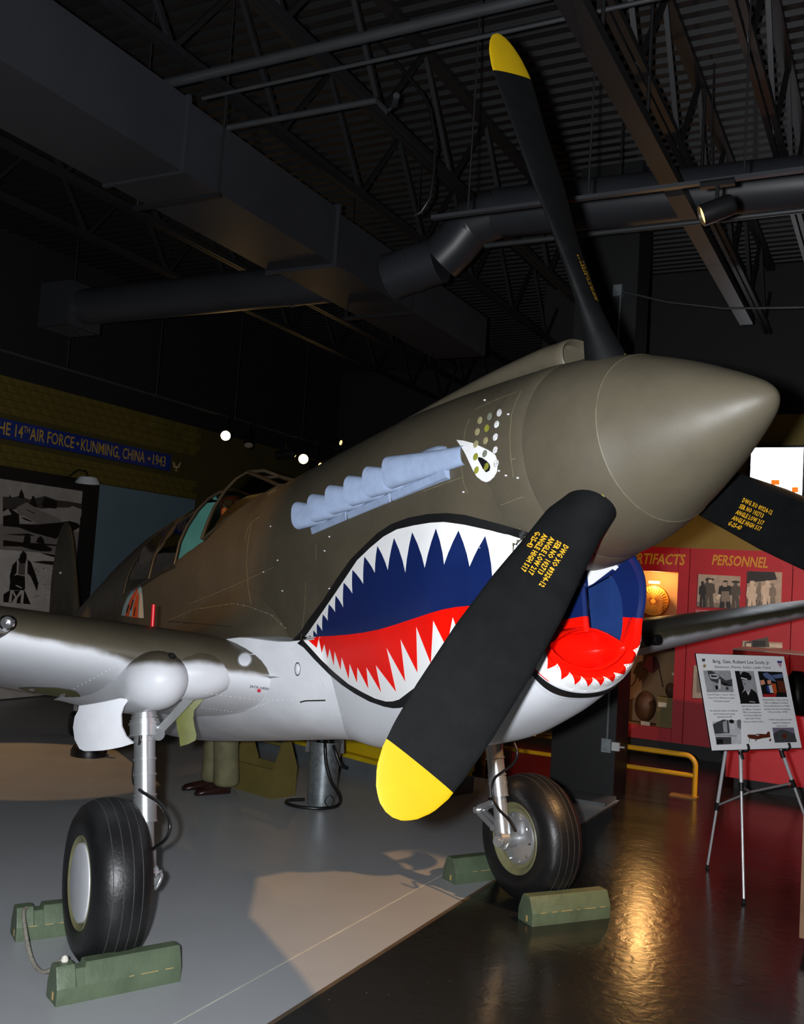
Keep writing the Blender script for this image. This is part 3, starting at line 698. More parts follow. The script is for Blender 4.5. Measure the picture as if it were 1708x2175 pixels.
# ---- windscreen, hood and cockpit
m_frame = mat('olive_canopy_frame', (50, 46, 36), 0.3, var=0.15, scale=10)
archp = [(-.433, .262), (-.40, .36), (-.35, .48), (-.275, .604), (-.20, .69), (-.11, .752), (0, .775)]
def mir(L): return L+[(-y, z) for y, z in L[::-1][1:]]
ws = MB(b2w); A_ = mir(archp)
ws.tube([(-3.42, y, z) for y, z in A_], .013, 8)
for s_ in (-1, 1):
    ws.tube([(-3.41, .112*s_, .745), (-3.1, .14*s_, .625), (-2.80, .165*s_, .500)], .014, 8)
    ws.tube([(-2.80, .165*s_, .500), (-3.0, .27*s_, .43), (-3.2, .36*s_, .35), (-3.42, .425*s_, .262)], .012, 6)
ws.tube([(-2.80, -.165, .50), (-2.76, 0, .525), (-2.80, .165, .50)], .012, 6)
ws.build('windscreen_frame', m_frame, AC, 0.8)
for s_ in (-1, 1):
    pn = MB(b2w); top_ = [(-3.42, y*s_*-1, z) for y, z in archp[:-1]]
    base_ = [(-3.42, .43*s_, .265), (-3.31, .40*s_, .31), (-3.2, .36*s_, .35), (-3.08, .31*s_, .40), (-3.0, .27*s_, .43), (-2.80, .165*s_, .50)]
    pn.add(top_+base_, [(j, j+1, 6+j+1, 6+j) for j in range(5)]); pn.build('windscreen_side_pane', m_canopy, AC, 0.9)
pf = MB(b2w); pf.add([(-2.8, -.165, .50), (-2.8, .165, .50), (-3.41, .112, .745), (-3.41, -.112, .745)], [(0, 1, 2, 3)]); pf.build('windscreen_front_pane', m_canopy, AC, 0)
HX = [-3.93, -4.2, -4.5, -4.8, -5.15]
def hood(x, k=1.0):
    dz = -.02-(-3.93-x)*.035; return [(x, y*1.015*k, (z if z > .3 else .20)+dz) for y, z in A_]
hf = MB(b2w)
for x_ in (HX[0], -4.5, HX[-1]): hf.tube(hood(x_), .011, 8)
for j in (0, 3, 9, 12): hf.tube([hood(x_)[j] for x_ in HX], .009, 6)
hf.build('sliding_hood_frame', m_frame, AC, 0.8)
hg = MB(b2w); hg.loft([hood(x_, .995) for x_ in HX], caps=False, ring_closed=False); hg.build('sliding_hood_glazing', glass('hood_glass', (150, 138, 118), 0.35), AC, 0.9)
bk_ = MB(b2w); top, bot, w, zc, nu, nl = spl(FT, SILL1)
bp_ = [(y*.93, z*.95 if z > .5 else z) for y, z in A_]; bp_ = [(-.41, -.2)]+bp_+[(.41, -.2)]
bk_.prism(bp_, (SILL1+.004, 0, 0), (0, 1, 0), (0, 0, 1), .02)
bh = bk_.build('cockpit_bulkhead', m_teal, AC, 0.4); part_label(bh, 'teal painted bulkhead behind the seat')
st_ = MB(b2w); st_.prism([(-.2, -.35), (-.22, .10), (-.16, .32), (-.12, .44), (.12, .44), (.16, .32), (.22, .10), (.2, -.35)], (SILL1+.06, 0, 0), (0, 1, 0), (0, 0, 1), .05); st_.box((-3.98, 0, -.32), (.42, .42, .06)); st_.build('pilot_seat', mat('brown_leather', (92, 50, 36), .5), AC, 0.5)
ck = MB(b2w); ck.add([(x_, y_, -.36) for x_, y_ in ((-3.3, -.42), (-3.3, .42), (-4.24, .42), (-4.24, -.42))], [(0, 1, 2, 3)]); ck.build('cockpit_floor', m_dark, AC, 0)
gs = MB(b2w); gs.box((-3.33, 0, .18), (.05, .6, .5)); gs.build('instrument_panel', m_dark, AC, 0)
# rear quarter window and its frame line
A8 = lambda L: [(160+a*.281, 980+b*.281) for a, b in L]
qw = MB(); lay(qw, A8([(490, 700), (520, 650), (580, 590), (680, 510), (740, 465), (690, 560), (610, 690), (560, 775), (500, 830), (485, 770)]), BV, .004, 0); 
qw.build('rear_quarter_window', mat('dark_glass', (26, 24, 26), .12, var=0), AC, .5)
qf = MB(); lay_line(qf, A8([(748, 460), (650, 610), (562, 775)]), BV, 3.4, .006); lay_line(qf, A8([(490, 690), (470, 760), (500, 840)]), BV, 3, .006); lay_line(qf, A8([(500, 930), (640, 850), (760, 795)]), BV, 4, .006); qf.build('rear_window_frame', m_frame, AC, .5)

# ---- wings
YS = [.25, .38, .5, .62, .75, .88, 1.0, 1.12, 1.24, 1.36, 1.5, 1.65, 1.8, 2.0, 2.3, 2.6, 3.0, 3.4, 3.9, 4.4, 4.9, 5.2, 5.42, 5.57, 5.65, 5.68]
CHW = [(.25, 2.80), (1.2, 2.62), (2.8, 2.05), (4.4, 1.50), (5.0, 1.28), (5.3, 1.06), (5.5, .80), (5.62, .48), (5.68, .16)]
LEX = [(.25, -2.08), (1.2, -2.13), (4.4, -2.36), (5.0, -2.46), (5.3, -2.6), (5.5, -2.8), (5.62, -3.05), (5.68, -3.3)]
TC = [(.25, .165), (.8, .16), (1.8, .140), (4, .115), (5.68, .10)]
def le_z(y): return -.60+.15*(y-1.24)
def foil(t, xc): return 5*t*(.2969*sqrt(xc)-.1260*xc-.3516*xc**2+.2843*xc**3-.1036*xc**4)
NP = 30
def wing_pt(y, xc, sd):
    c = lerp_tab(CHW, y); t = lerp_tab(TC, y); cam_ = .035*4*xc*(1-xc)*c*.55
    return (lerp_tab(LEX, y)-xc*c, y, le_z(y)+cam_+sd*foil(t, xc)*c-.012*xc*c)
WOB = {}
for s_, lab in ((-1, 'starboard'), (1, 'port')):
    wg = MB(b2w); rings = []; at = []
    for y in YS:
        rg = []; drop = .012+.045*math.exp(-((y-1.16)/.17)**2)
        for k in range(NP+1):
            xc = (1-cos(pi*(1-k/NP)))/2; p = wing_pt(y, xc, 1); rg.append((p[0], p[1]*s_, p[2])); at.append(1.0 if xc > .02 else p[2]-(le_z(y)-drop))
        for k in range(1, NP):
            xc = (1-cos(pi*k/NP))/2; p = wing_pt(y, xc, -1); rg.append((p[0], p[1]*s_, p[2])); at.append(-1.0 if xc > .10 else p[2]-(le_z(y)-drop))
        rings.append(rg)
    wg.loft(rings); o = wg.build('wing', m_skin, AC, 0.7, attr=at); part_label(o, lab+' wing, olive above and grey below'); WOB[s_] = o
    # root fillet
    fl = MB(b2w); rings = []; fa = []
    for i in range(34):
        x_ = -2.02-3.1*i/33; y0 = .30; k = sin(pi*min(1, (i+.6)/9))if i < 5 else 1
        xs_ = max(0.0, min(1.0, (lerp_tab(LEX, .9)-x_)/lerp_tab(CHW, .9)))
        k = min(1, sqrt((i+.3)/7)); h = .40*k*(1-.35*max(0, (i-14)/20)); wd_ = .42*k
        rg = []
        for j in range(13):
            t = j/12; a = t*pi/2
            # concave quarter curve from the body side down to the wing top
            yb = .425+wd_*(1-cos(a))**1.0*1.0; yy_ = .425+wd_*(1-sin(pi/2-a)); 
            zw = wing_pt(max(.3, .425+wd_), xs_, 1)[2]-.012
            zz_ = zw+h*(1-sin(a))
            rg.append((x_, (.418+wd_*(1-cos(a)))*s_, zz_)); fa.append(zz_+.60 if i < 3 else 1)
        rg.append((x_, .30*s_, rg[-1][2]-.1)); fa.append(1)
        rings.append(rg)
    fl.loft(rings, caps=True); fl.build('wing_root_fillet', m_skin, AC, 1.0, attr=fa)
    # gear knuckle fairing under the leading edge
    kn = MB(b2w); rings = []; ka = []
    for i in range(40):
        t = i/39; x_ = -1.955-2.0*t**1.6
        u = min(1, (-1.955-x_)/.19); rk = sqrt(max(.0004, 1-(1-u)**2)); fade = 1 if x_ > -2.5 else max(.02, 1-((-2.5-x_)/1.5)**1.3)
        ry = .150*rk*(.45+.55*fade); rz = .142*rk*fade; cz = -.732
        rg = [(x_, (1.125+ry*cos(2*pi*j/32))*s_, cz+rz*sin(2*pi*j/32)) for j in range(32)]
        rings.append(rg); ka += [p[2]+.662 for p in rg]
    kn.loft(rings); o = kn.build('gear_knuckle_fairing', m_skin, AC, 0.9, attr=ka); part_label(o, 'rounded grey knuckle fairing over the gear leg')
    # outer fairing bay between knuckle and fuselage side
    ib = MB(b2w); rings = []
    for i in range(16):
        t = i/15; x_ = -2.075-1.2*t**1.5; u = min(1, (-2.075-x_)/.16); rk = sqrt(max(.002, 1-(1-u)**2))*(1 if t < .6 else 1-(t-.6)/.42)
        rings.append([(x_, (.905+.225*rk*cos(2*pi*j/24))*s_, -.695+.125*rk*sin(2*pi*j/24)) for j in range(24)])
    ib.loft(rings); ib.build('gear_bay_fairing', m_skin, AC, 0.9, attr=[w2b(v).z+.655 for v in ib.v])
    # gun muzzle
    gp = Vector((-1.93, (1.855 if s_ < 0 else 2.04)*s_, le_z(1.855 if s_ < 0 else 2.04)+.0)); gx = (1, 0, 0)
    g = MB(b2w); g.lathe([(.030, -.35), (.030, -.01), (.034, 0), (.034, .03), (.026, .036), (.014, .036), (.012, .0)], gp, gx, 24); o = g.build('gun_muzzle', m_steel if s_ < 0 else m_black, AC, .5)
    fg = MB(b2w); fg.lathe([(.045, -.30), (.042, -.15), (.036, -.06)], gp, gx, 20); fg.build('gun_fairing', m_skin, AC, .7, attr=[1 if True else 0]*len(fg.v))
BVW = bvh_of(WOB[-1]); BVA = bvh_of(FUS, COWL, BEL, WOB[-1], *[o for o in AC.children if o.name.startswith(('gear_', 'wing_root'))])

# landing light, a port whose dark inside is painted on, small openings on the leading edge
def disc_on(px_, py_, rpx, rpy, name, m, off=.004, rimm=None, ang=0, mirror=False):
    mb = MB(); P0 = []
    for j in range(24):
        u_, v_ = rpx*cos(2*pi*j/24), rpy*sin(2*pi*j/24)
        P0.append(on_surface(px_+u_*cos(ang)-v_*sin(ang), py_+u_*sin(ang)+v_*cos(ang), BVA, off))
    c0 = sum(P0, Vector())/24
    if rimm:
        ro = [c0+(p-c0)*1.22 for p in P0]; n_ = (CAM-c0).normalized()
        mb.add(P0+[p-n_*.002 for p in ro], [(j, (j+1) % 24, 24+(j+1) % 24, 24+j) for j in range(24)], 1)
    mb.add(P0+[c0+(CAM-c0).normalized()*.012], [(j, (j+1) % 24, 24) for j in range(24)], 0)
    return mb.build(name, [m, rimm] if rimm else m, AC, .4)
disc_on(365, 1394, 9, 7, 'painted_port_shade', m_dark, ang=.5)  # flat black disc on the skin, painted shade in place of a hole
disc_on(519, 1402, 13, 13, 'landing_light', mat('lamp_glass', (205, 208, 214), .12, var=0.05), rimm=m_alu)
disc_on(633, 1421, 5, 12, 'drain_port', m_grey, rimm=m_lined)
disc_on(550, 1465, 4, 4, 'jack_point_dot', mat('pink_red_dot', (196, 40, 70), .5, var=0), off=.006)
# wheel well and flap gap under the wing
ww = MB(); lay(ww, [(38, 1460), (70, 1459), (120, 1460), (150, 1464), (163, 1468), (170, 1476), (173, 1484), (130, 1481), (90, 1475), (60, 1468)], BVW, .004); ww.build('wheel_well', m_zinc, AC, .5)
# seams and rivets
sm = MB()
for pth in ([(520, 1146), (528, 1120), (534, 1110), (552, 1098)], [(534, 1112), (528, 1150), (524, 1200), (528, 1250), (534, 1285)], [(640, 1360), (648, 1290), (650, 1235)], [(672, 1190), (672, 1155)],
            A8([(700, 1205), (900, 1120), (1200, 1075), (1320, 1100), (1480, 1160), (1590, 1260)]), A8([(860, 1080), (1200, 940), (1500, 800)]),
            AE([(560, 760), (590, 600), (640, 470)]), AE([(720, 330), (1000, 200), (1370, 60), (1300, 200), (1230, 400), (1205, 700), (1220, 1000), (1255, 1270)]), AE([(535, 880), (530, 1100), (560, 1350), (620, 1500)]), AE([(0, 1470), (400, 1320), (560, 1270)]), AE([(1080, 1660), (1400, 1540), (1570, 1470)]), AE([(1240, 1025), (1390, 985)])):
    lay_line(sm, pth, BVA, 1.5, .0016)
o = sm.build('panel_seams', m_line, AC, .5); o['kind'] = 'stuff'
sg = MB()
for pth in ([(0, 1407), (100, 1418), (200, 1436)], [(0, 1439), (80, 1450), (157, 1462)], [(640, 1372), (590, 1388), (520, 1391)], [(680, 1440), (712, 1500), (760, 1560), (800, 1590)], [(660, 1455), (700, 1520), (740, 1575)], [(562, 1480), (600, 1530), (655, 1565)]):
    lay_line(sg, pth, BVA, 1.4, .0016)
o = sg.build('underside_seams', m_lineg, AC, .5); o['kind'] = 'stuff'
gp_ = MB(); lay_line(gp_, [(638, 1491), (650, 1488), (692, 1487)], BVA, 3, .003); lay_line(gp_, A8([(1190, 1255), (900, 1225), (700, 1205)]), BVA, 1.5, .003); gp_.build('flap_gap', m_lined, AC, .5)
rv = MB()
def rivets(path, n, r=.0028):
    tot = [0]
    for a, b in zip(path, path[1:]): tot.append(tot[-1]+math.hypot(b[0]-a[0], b[1]-a[1]))
    for i in range(n):
        d = tot[-1]*i/max(1, n-1); k = 0
        while k < len(tot)-2 and tot[k+1] < d: k += 1
        t = (d-tot[k])/((tot[k+1]-tot[k]) or 1); x_ = path[k][0]+(path[k+1][0]-path[k][0])*t; y_ = path[k][1]+(path[k+1][1]-path[k][1])*t
        rv.ell(on_surface(x_, y_, BVA, .0005), (r, r, r), 6, 4)
rivets([(157, 1462), (200, 1440), (250, 1412)], 12); rivets([(180, 1497), (225, 1488), (268, 1481)], 14, .0018); rivets([(440, 1472), (500, 1481), (570, 1488), (640, 1486), (690, 1484)], 26)
rivets([(430, 1503), (500, 1512), (550, 1500), (575, 1490)], 20, .002); rivets([(428, 1521), (480, 1519), (540, 1503), (575, 1491)], 26, .0015)
rivets(A8([(700, 1205), (900, 1120), (1200, 1075), (1320, 1100), (1480, 1160), (1590, 1260)]), 22, .002)
for (x_, y_) in ((575, 1118), (590, 1190), (600, 1255), (560, 1215), (700, 1250), (690, 1170), (1075, 1010), (1080, 880), (1060, 1000), (985, 1045), (1100, 1015), (620, 1440), (645, 1455), (700, 1140), (1030, 850)): rv.ell(on_surface(x_, y_, BVA, .0005), (.006, .006, .004), 10, 5)
ro = rv.build('rivets', m_lineg, AC, .8); ro['kind'] = 'stuff'
# jack stencil
jt = MB(); V, FF = text2d('JACK HERE', 8.5, bold=.01, xs=1.0)
jt.add([on_surface(531+a*.98, 1459+a*.16-b*.8, BVA, .003) for a, b in V], FF); jt.build('jack_stencil', m_blk, AC, 0)
# tiger emblem abstracted to orange, white and pale blue strokes
tg = MB()
lay(tg, A8([(350, 1165), (365, 1100), (400, 1020), (450, 950), (490, 930), (505, 960), (515, 1040), (522, 1185)]), BVA, .003, 0)
for s0 in ([(380, 1170), (395, 1100), (430, 1020), (470, 960), (478, 975), (450, 1040), (420, 1110), (410, 1175)], [(430, 1178), (440, 1100), (462, 1020), (480, 985), (487, 1020), (480, 1100), (478, 1182)]): lay(tg, A8(s0), BVA, .0045, 1)
lay(tg, A8([(485, 1183), (490, 1080), (495, 990), (506, 1000), (514, 1080), (520, 1185)]), BVA, .0045, 2)
for s0 in ([(405, 1080), (415, 1090), (395, 1150), (388, 1140)], [(440, 1040), (448, 1050), (425, 1130), (418, 1120)], [(455, 1100), (462, 1105), (452, 1170), (445, 1165)]): lay(tg, A8(s0), BVA, .0055, 3)
o = tg.build('nose_emblem', [mat('pale_blue_print', (150, 186, 198), .5), mat('orange_print', (214, 84, 26), .5), mat('cream_print', (214, 204, 186), .5), m_blk], AC, .4)

# ---- fin, rudder and tailplane
fn = MB(b2w); rings = []
for z_, xl, xt, th in ((.25, -8.35, -9.75, .055), (.6, -8.50, -9.86, .050), (1.0, -8.68, -9.84, .042), (1.3, -8.85, -9.72, .034), (1.5, -8.99, -9.58, .026), (1.585, -9.10, -9.44, .016), (1.605, -9.18, -9.36, .006)):
    rings.append([(xl+(xt-xl)*(1-cos(pi*k/12))/2, th*sqrt(max(0, sin(pi*((1-cos(pi*k/12))/2)**.6))), z_) for k in range(13)]+[(xl+(xt-xl)*(1-cos(pi*k/12))/2, -th*sqrt(max(0, sin(pi*((1-cos(pi*k/12))/2)**.6))), z_) for k in range(11, 0, -1)])
fn.loft(rings); fo = fn.build('tail_fin', m_olive, AC, .8, attr=[1]*len(fn.v))
tlr = MB(b2w); tlr.ell((-9.15, -.05, .98), (.014, .014, .014), 12, 8); tlr.build('tail_light', mat('white_lamp', (240, 240, 240), .3, var=0), fo, .8)
for s_ in (-1, 1):
    tp_ = MB(b2w); rings = []
    for y, xl, xt, th in ((.05, -8.2, -9.35, .06), (.8, -8.38, -9.33, .05), (1.4, -8.55, -9.24, .035), (1.75, -8.75, -9.1, .02), (1.88, -8.9, -9.0, .008)):
        rings.append([(xl+(xt-xl)*(1-cos(pi*k/10))/2, y*s_, .30+th*sqrt(max(0, sin(pi*((1-cos(pi*k/10))/2)**.6)))) for k in range(11)]+[(xl+(xt-xl)*(1-cos(pi*k/10))/2, y*s_, .30-th*sqrt(max(0, sin(pi*((1-cos(pi*k/10))/2)**.6)))) for k in range(9, 0, -1)])
    tp_.loft(rings); tp_.build('tailplane', m_olive, AC, .8, attr=[1]*len(tp_.v))
tw = MB(); base = b2w((-8.3, 0, -.2)); tw.tube([base, Vector((base.x+.05, 0, .16))], .025, 10); tw.build('tail_strut', m_alu, AC, .6)
tt_ = MB(); tt_.lathe([(.06, -.05), (.11, -.045), (.135, -.02), (.135, .02), (.11, .045), (.06, .05)], (base.x+.05, 0, .137), (0, 1, 0), 28); tt_.build('tail_wheel', m_rubber, AC, .8)

# ---- main landing gear
WX, WY, WR = -2.0076, 1.272, .3737
def gear(s_):
    top_ = Vector((-2.245, 1.085*s_, 1.16)); bot_ = Vector((-2.02, 1.08*s_, .37)); ax = (bot_-top_)
    P_ = lambda t: top_+ax*t
    lg = MB(); lg.tube([P_(0), P_(.10), P_(.1001), P_(.20), P_(.2001), P_(.56), P_(.5601), P_(.70), P_(.7001), P_(1.0)], [.060, .060, .072, .072, .052, .052, .056, .056, .043, .043], 24)
    for t in (.22, .33, .42, .54, .60, .69): lg.tube([P_(t), P_(t+.012)], .0575 if t < .6 else .059, 24)
    leg = lg.build('landing_gear_leg', m_alu, AC, .5); part_label(leg, 'silver telescopic gear leg')
    ah = MB(); hub = Vector((WX, WY*s_, WR))
    ah.tube([P_(.86), P_(.97)], .052, 20); ah.tube([hub-Vector((0, .24*s_, 0)), hub], [.045, .055], 20)
    ah.tube([P_(1.0)+Vector((0, -.0*s_, 0)), P_(1.0)-Vector((-.03, .07*s_, .0))], .030, 16)
    ah.tube([P_(1.0)-Vector((-.03, .07*s_, .0)), P_(1.0)-Vector((-.031, .073*s_, .0))], [.022, .020], 16)
    ah.build('axle_housing', m_alu, leg, .5)
    # torque links at the back of the leg
    tq = MB(); k1 = P_(.76)+Vector((-.05, 0, 0)); k2 = P_(.93)+Vector((-.05, 0, 0)); mid = P_(.85)+Vector((-.21, 0, .0))
    for dy in (-.028, .028):
        tq.bar(k1+Vector((0, dy, 0)), mid+Vector((0, dy*.6, .01)), .018, .034); tq.bar(k2+Vector((0, dy, 0)), mid+Vector((0, dy*.6, -.01)), .018, .034)
    for q in (k1, k2, mid): tq.tube([q+Vector((0, -.045, 0)), q+Vector((0, .045, 0))], .019, 12)
    tq.build('torque_link', m_alu, leg, .5)
    # wheel
    prof = [(.205, -.118), (.222, -.128), (.262, -.134), (.312, -.127), (.346, -.103), (.361, -.073), (.3685, -.048), (.372, -.024), (.3737, 0)]
    prof = prof+[(r, -h) for r, h in prof[::-1][1:]]
    ty = MB(); ty.lathe(prof, hub, (0, 1, 0), 72, caps=False); tyre = ty.build('tyre', m_rubber, AC, .9); part_label(tyre, 'black ribbed tyre')
    for h in (-.066, -.022, .022, .066):
        r0 = lerp_tab([(0, .3737), (.024, .372), (.048, .3685), (.073, .361)], abs(h)); gr = MB(); gr.lathe([(r0-.001, h-.0022), (r0+.0012, h-.0016), (r0+.0012, h+.0016), (r0-.001, h+.0022)], hub, (0, 1, 0), 72, caps=False); gr.build('tread_groove', m_groove, tyre, .9)
    rm = MB(); rm.lathe([(.09, -.085), (.17, -.098), (.186, -.118), (.205, -.126), (.212, -.118), (.212, .118), (.205, .126), (.186, .118), (.17, .098), (.09, .085)], hub, (0, 1, 0), 56); rim_ = rm.build('wheel_rim', m_rim, AC, .5)
    cv = MB(); cv.lathe([(.02, .127), (.160, .1275), (.174, .123), (.177, .108), (.02, .08)], hub, (0, s_, 0), 48); c_ = cv.build('wheel_cover', m_grey, rim_, .5)
    br = MB(); br.lathe([(.045, -.125), (.13, -.112), (.150, -.104), (.158, -.088), (.045, -.08)], hub, (0, s_, 0), 48); b_ = br.build('brake_drum', m_alu, rim_, .5)
    for k in range(10):
        a = 2*pi*k/10; bo = MB(); bo.lathe([(.008, 0), (.007, .008)], hub+Vector((.135*cos(a), -.112*s_, .135*sin(a))), (0, -s_, 0), 8); bo.build('bolt', m_steel, b_, .5)
    # brake hose
    hs = MB()
    if s_ < 0: pts = [(294, 1505), (298, 1540), (297, 1580), (286, 1620), (284, 1660), (300, 1680), (335, 1703), (355, 1730), (361, 1760), (350, 1785), (325, 1803), (312, 1812)]; yy = -1.118
    else: pts = [(1092, 1578), (1099, 1600), (1092, 1620), (1070, 1638), (1052, 1652), (1046, 1672), (1050, 1700), (1062, 1722), (1080, 1740), (1095, 1765)]; yy = 1.02
    pp = [px_y(x_, y_, yy) for x_, y_ in pts]
    fine = []
    for i in range(len(pp)-1):
        p0, p1, p2, p3 = pp[max(i-1, 0)], pp[i], pp[i+1], pp[min(i+2, len(pp)-1)]
        for k in range(5):
            t = k/5; fine.append(.5*((2*p1)+(p2-p0)*t+(2*p0-5*p1+4*p2-p3)*t*t+(3*p1-3*p2-p0+p3)*t**3))
    fine.append(pp[-1]); hs.tube(fine, .0085, 8); hs.build('brake_hose', m_hose, leg, .9)
    # tie-down ring
    tr_ = MB(); rc = hub+Vector((.02, -.20*s_, -.02)) if s_ > 0 else px_y(335, 1872, -1.08)
    tr_.tube([rc+Vector((.030*cos(2*pi*k/20)*.6, .024*sin(pi*2*k/20)*.6, .030*sin(2*pi*k/20))) for k in range(20)], .010, 8, closed=True); tr_.bar(rc+Vector((0, .01*s_, 0)), Vector((WX, 1.14*s_, WR)), .02, .03); tr_.build('tie_down_ring', m_alu, leg, .8)
    # retraction strut and upper collar
    rs_ = MB(); a_ = P_(.18)+Vector((.03, -.055*s_, 0)); b_2 = b2w((-2.25, .90*s_, -.80)); rs_.bar(a_, b_2, .022, .040); rs_.tube([a_+Vector((-.04, 0, 0)), a_+Vector((.03, 0, 0))], .03, 12); rs_.bar(b_2, b_2+Vector((-.0, -.05*s_, .03)), .03, .05)
    for t, r_ in ((.015, .066), (.08, .066), (.12, .078), (.19, .078)): rs_.tube([P_(t), P_(t+.012)], r_, 24)
    rs_.build('side_brace', m_alu, leg, .5)
    return leg
gear(-1); gear(1)
# gear doors: curved plates hung below the wing
def door(pts, p0, n, th, bulge, mats, name, lab):
    V, F_ = tess(pts, 12); n = Vector(n).normalized(); cx = sum(p[0] for p in pts)/len(pts); cy = sum(p[1] for p in pts)/len(pts); hw = max(abs(p[0]-cx) for p in pts)
    fr_ = []; bk2 = []
    for x_, y_ in V:
        q = pxplane(x_, y_, p0, n)+n*(bulge*(1-((x_-cx)/hw)**2)); fr_.append(q); bk2.append(q-n*th)
    mb = MB(); mb.add(fr_, F_, 0); mb.add(bk2, [f[::-1] for f in F_], 1)
    o_f = [pxplane(x_, y_, p0, n)+n*(bulge*(1-((x_-cx)/hw)**2)) for x_, y_ in pts]; k = len(pts)
    mb.add(o_f+[q-n*th for q in o_f], [(j, (j+1) % k, k+(j+1) % k, k+j) for j in range(k)], 0)
    vv = list(mb.v); o = mb.build(name, mats, AC, .7); part_label(o, lab)
    mm = MB(); mm.v = [Vector((p.x, -p.y, p.z)) for p in vv]; mm.f = [f[::-1] for f in mb.f]; mm.m = list(mb.m); o2 = mm.build(name, mats, AC, .7); part_label(o2, lab)
door([(172, 1497), (170, 1507), (160, 1522), (155, 1545), (160, 1570), (174, 1588), (186, 1591), (230, 1588), (265, 1583), (285, 1578), (272, 1562), (264, 1540), (263, 1515), (268, 1498), (277, 1484), (262, 1480), (220, 1488)], b2w((-2.32, -1.30, -.95)), (.75, -.62, -.1), .012, .05, [m_grey, m_zinc], 'gear_door', 'curved grey gear door')
door([(424, 1468), (442, 1470), (436, 1482), (424, 1496), (413, 1508), (411, 1525), (414, 1545), (418, 1562), (416, 1572), (400, 1580), (383, 1585), (381, 1566), (376, 1545), (374, 1525), (380, 1508), (395, 1494)], b2w((-2.40, -.955, -.93)), (.85, -.45, 0), .012, .01, [m_zinc, m_grey], 'gear_door', 'green primed inner gear door')
# red gear-down indicator peg on the wing
pg = MB(); b0 = on_surface(325, 1325, BVW, 0); pg.tube([b0-Vector((0, 0, .02)), b0+Vector((-.012, .0, .118))], .0105, 12); pg.build('indicator_peg', mat('red_peg', (205, 16, 30), .35, var=.05), AC, .6)
# ================================================================== THINGS IN THE ROOM
m_blackst = mat('black_steel', (25, 25, 27), .5, var=.15, scale=6)
m_cond = mat('grey_conduit', (58, 60, 62), .45, .3, var=.1)
m_galv = mat('galvanised_steel', (150, 158, 162), .42, .75, var=.22, scale=26, bump=.08, bscale=60)
# ---- roof joists
JZ = 5.2
jb = sorted(to_room(px_floor(x, y, JZ))[1] for x, y in ((126, 478), (216, 418), (403, 141), (675, 121), (1389, 213), (1600, 130)))
def joist(b):
    t = thing('roof_joist', room(5, b, JZ), 'black open web steel joist running under the ribbed roof deck', 'joist', 'open web joists under the roof deck')
    mb = MB(); rbox(mb, -3, 13, b-.045, b-.008, JZ, JZ+.05); rbox(mb, -3, 13, b+.008, b+.045, JZ, JZ+.05); mb.build('bottom_chord', m_blackst, t, 0)
    mb = MB(); rbox(mb, -3, 13, b-.05, b+.05, JZ+.80, JZ+.86); mb.build('top_chord', m_blackst, t, 0)
    a = -2.7; k = 0
    while a < 12.4:
        mb = MB(); p, q = room(a, b, JZ+.03), room(a+.62, b, JZ+.82)
        if k % 2: p, q = room(a, b, JZ+.82), room(a+.62, b, JZ+.03)
        mb.bar(p, q, .035, .035, upv=RB); mb.build('web_member', m_blackst, t, 0); a += .62; k += 1
for b in jb: joist(b)
# ---- rectangular duct
DZ = 4.5; DB0, DB1 = 3.45, 4.14
dtop = px_b(410, 215, DB0).z
m_duct = mat('black_duct_paint', (45, 46, 50), .42, var=.12, scale=1.5)
du = thing('rectangular_duct', room(1, 3.8, DZ), 'large black rectangular air duct hung below the joists', 'duct')
for k, (a0, a1, sh) in enumerate(((-5, 1.24, 0), (1.26, 3.2, .012), (3.22, 6.6, .03))):
    mb = MB(); rbox(mb, a0, a1, DB0+sh, DB1-sh, DZ+sh, dtop-sh); mb.build('duct_section', m_duct, du, 0)
for a0 in (-1.0, 1.235, 3.2):
    mb = MB(); rbox(mb, a0, a0+.03, DB0-.018, DB1+.018, DZ-.018, dtop+.018); mb.build('duct_flange', m_duct, du, 0)
for a0 in (-2.2, 1.6, 4.6):
    mb = MB()
    for b in (DB0-.03, DB1+.03): mb.tube([room(a0, b, DZ-.03), room(a0, b, 6.06)], .008, 6)
    mb.bar(room(a0, DB0-.05, DZ-.03), room(a0, DB1+.05, DZ-.03), .04, .03); mb.build('duct_hanger', m_blackst, du, 0)
# ---- round ducts
rd = thing('round_duct', px_a(900, 560, 3.9), 'black round duct with an offset elbow below the joists', 'duct')
pth = [px_a(x, y, 3.9) for x, y in ((832, 588), (880, 570), (935, 552))]
b1 = px_a(1000, 478, 3.9); b2 = px_a(1062, 452, 3.9); end = px_a(1800, 380, 3.9)
segs = [(pth, 'duct_run'), ([pth[-1], (pth[-1]+b1)/2+Vector((0, 0, -.02)), b1], 'duct_elbow'), ([b1, b2], 'duct_elbow'), ([b2, end], 'duct_run')]
for pp, nm in segs: mb = MB(); mb.tube(pp, .205, 28); mb.build(nm, m_duct, rd, .8)
for p, q in ((pth[1], pth[2]), (b1, b2), (b2, end), (pth[0], pth[1])):
    d = (q-p).normalized(); mb = MB(); mb.tube([p-d*.012, p+d*.012], .213, 28); mb.build('duct_band', m_duct, rd, .8)
for i in range(4):
    p = b2+(end-b2)*(.12+.26*i); mb = MB(); mb.tube([p+Vector((0, 0, .2)), Vector((p.x, p.y, 6.06))], .007, 6); mb.build('hanger_rod', m_blackst, rd, 0)
q0 = CAM+ray(180, 652)*((4.72-CAM.z)/ray(180, 652).z); ra, rb_, rz = to_room(q0); ld = thing('round_duct', q0, 'black round duct branching off the side of the rectangular duct', 'duct')
mb = MB(); mb.tube([q0, room(ra, DB1+.0, rz)], .20, 28); mb.build('duct_run', m_duct, ld, .8)
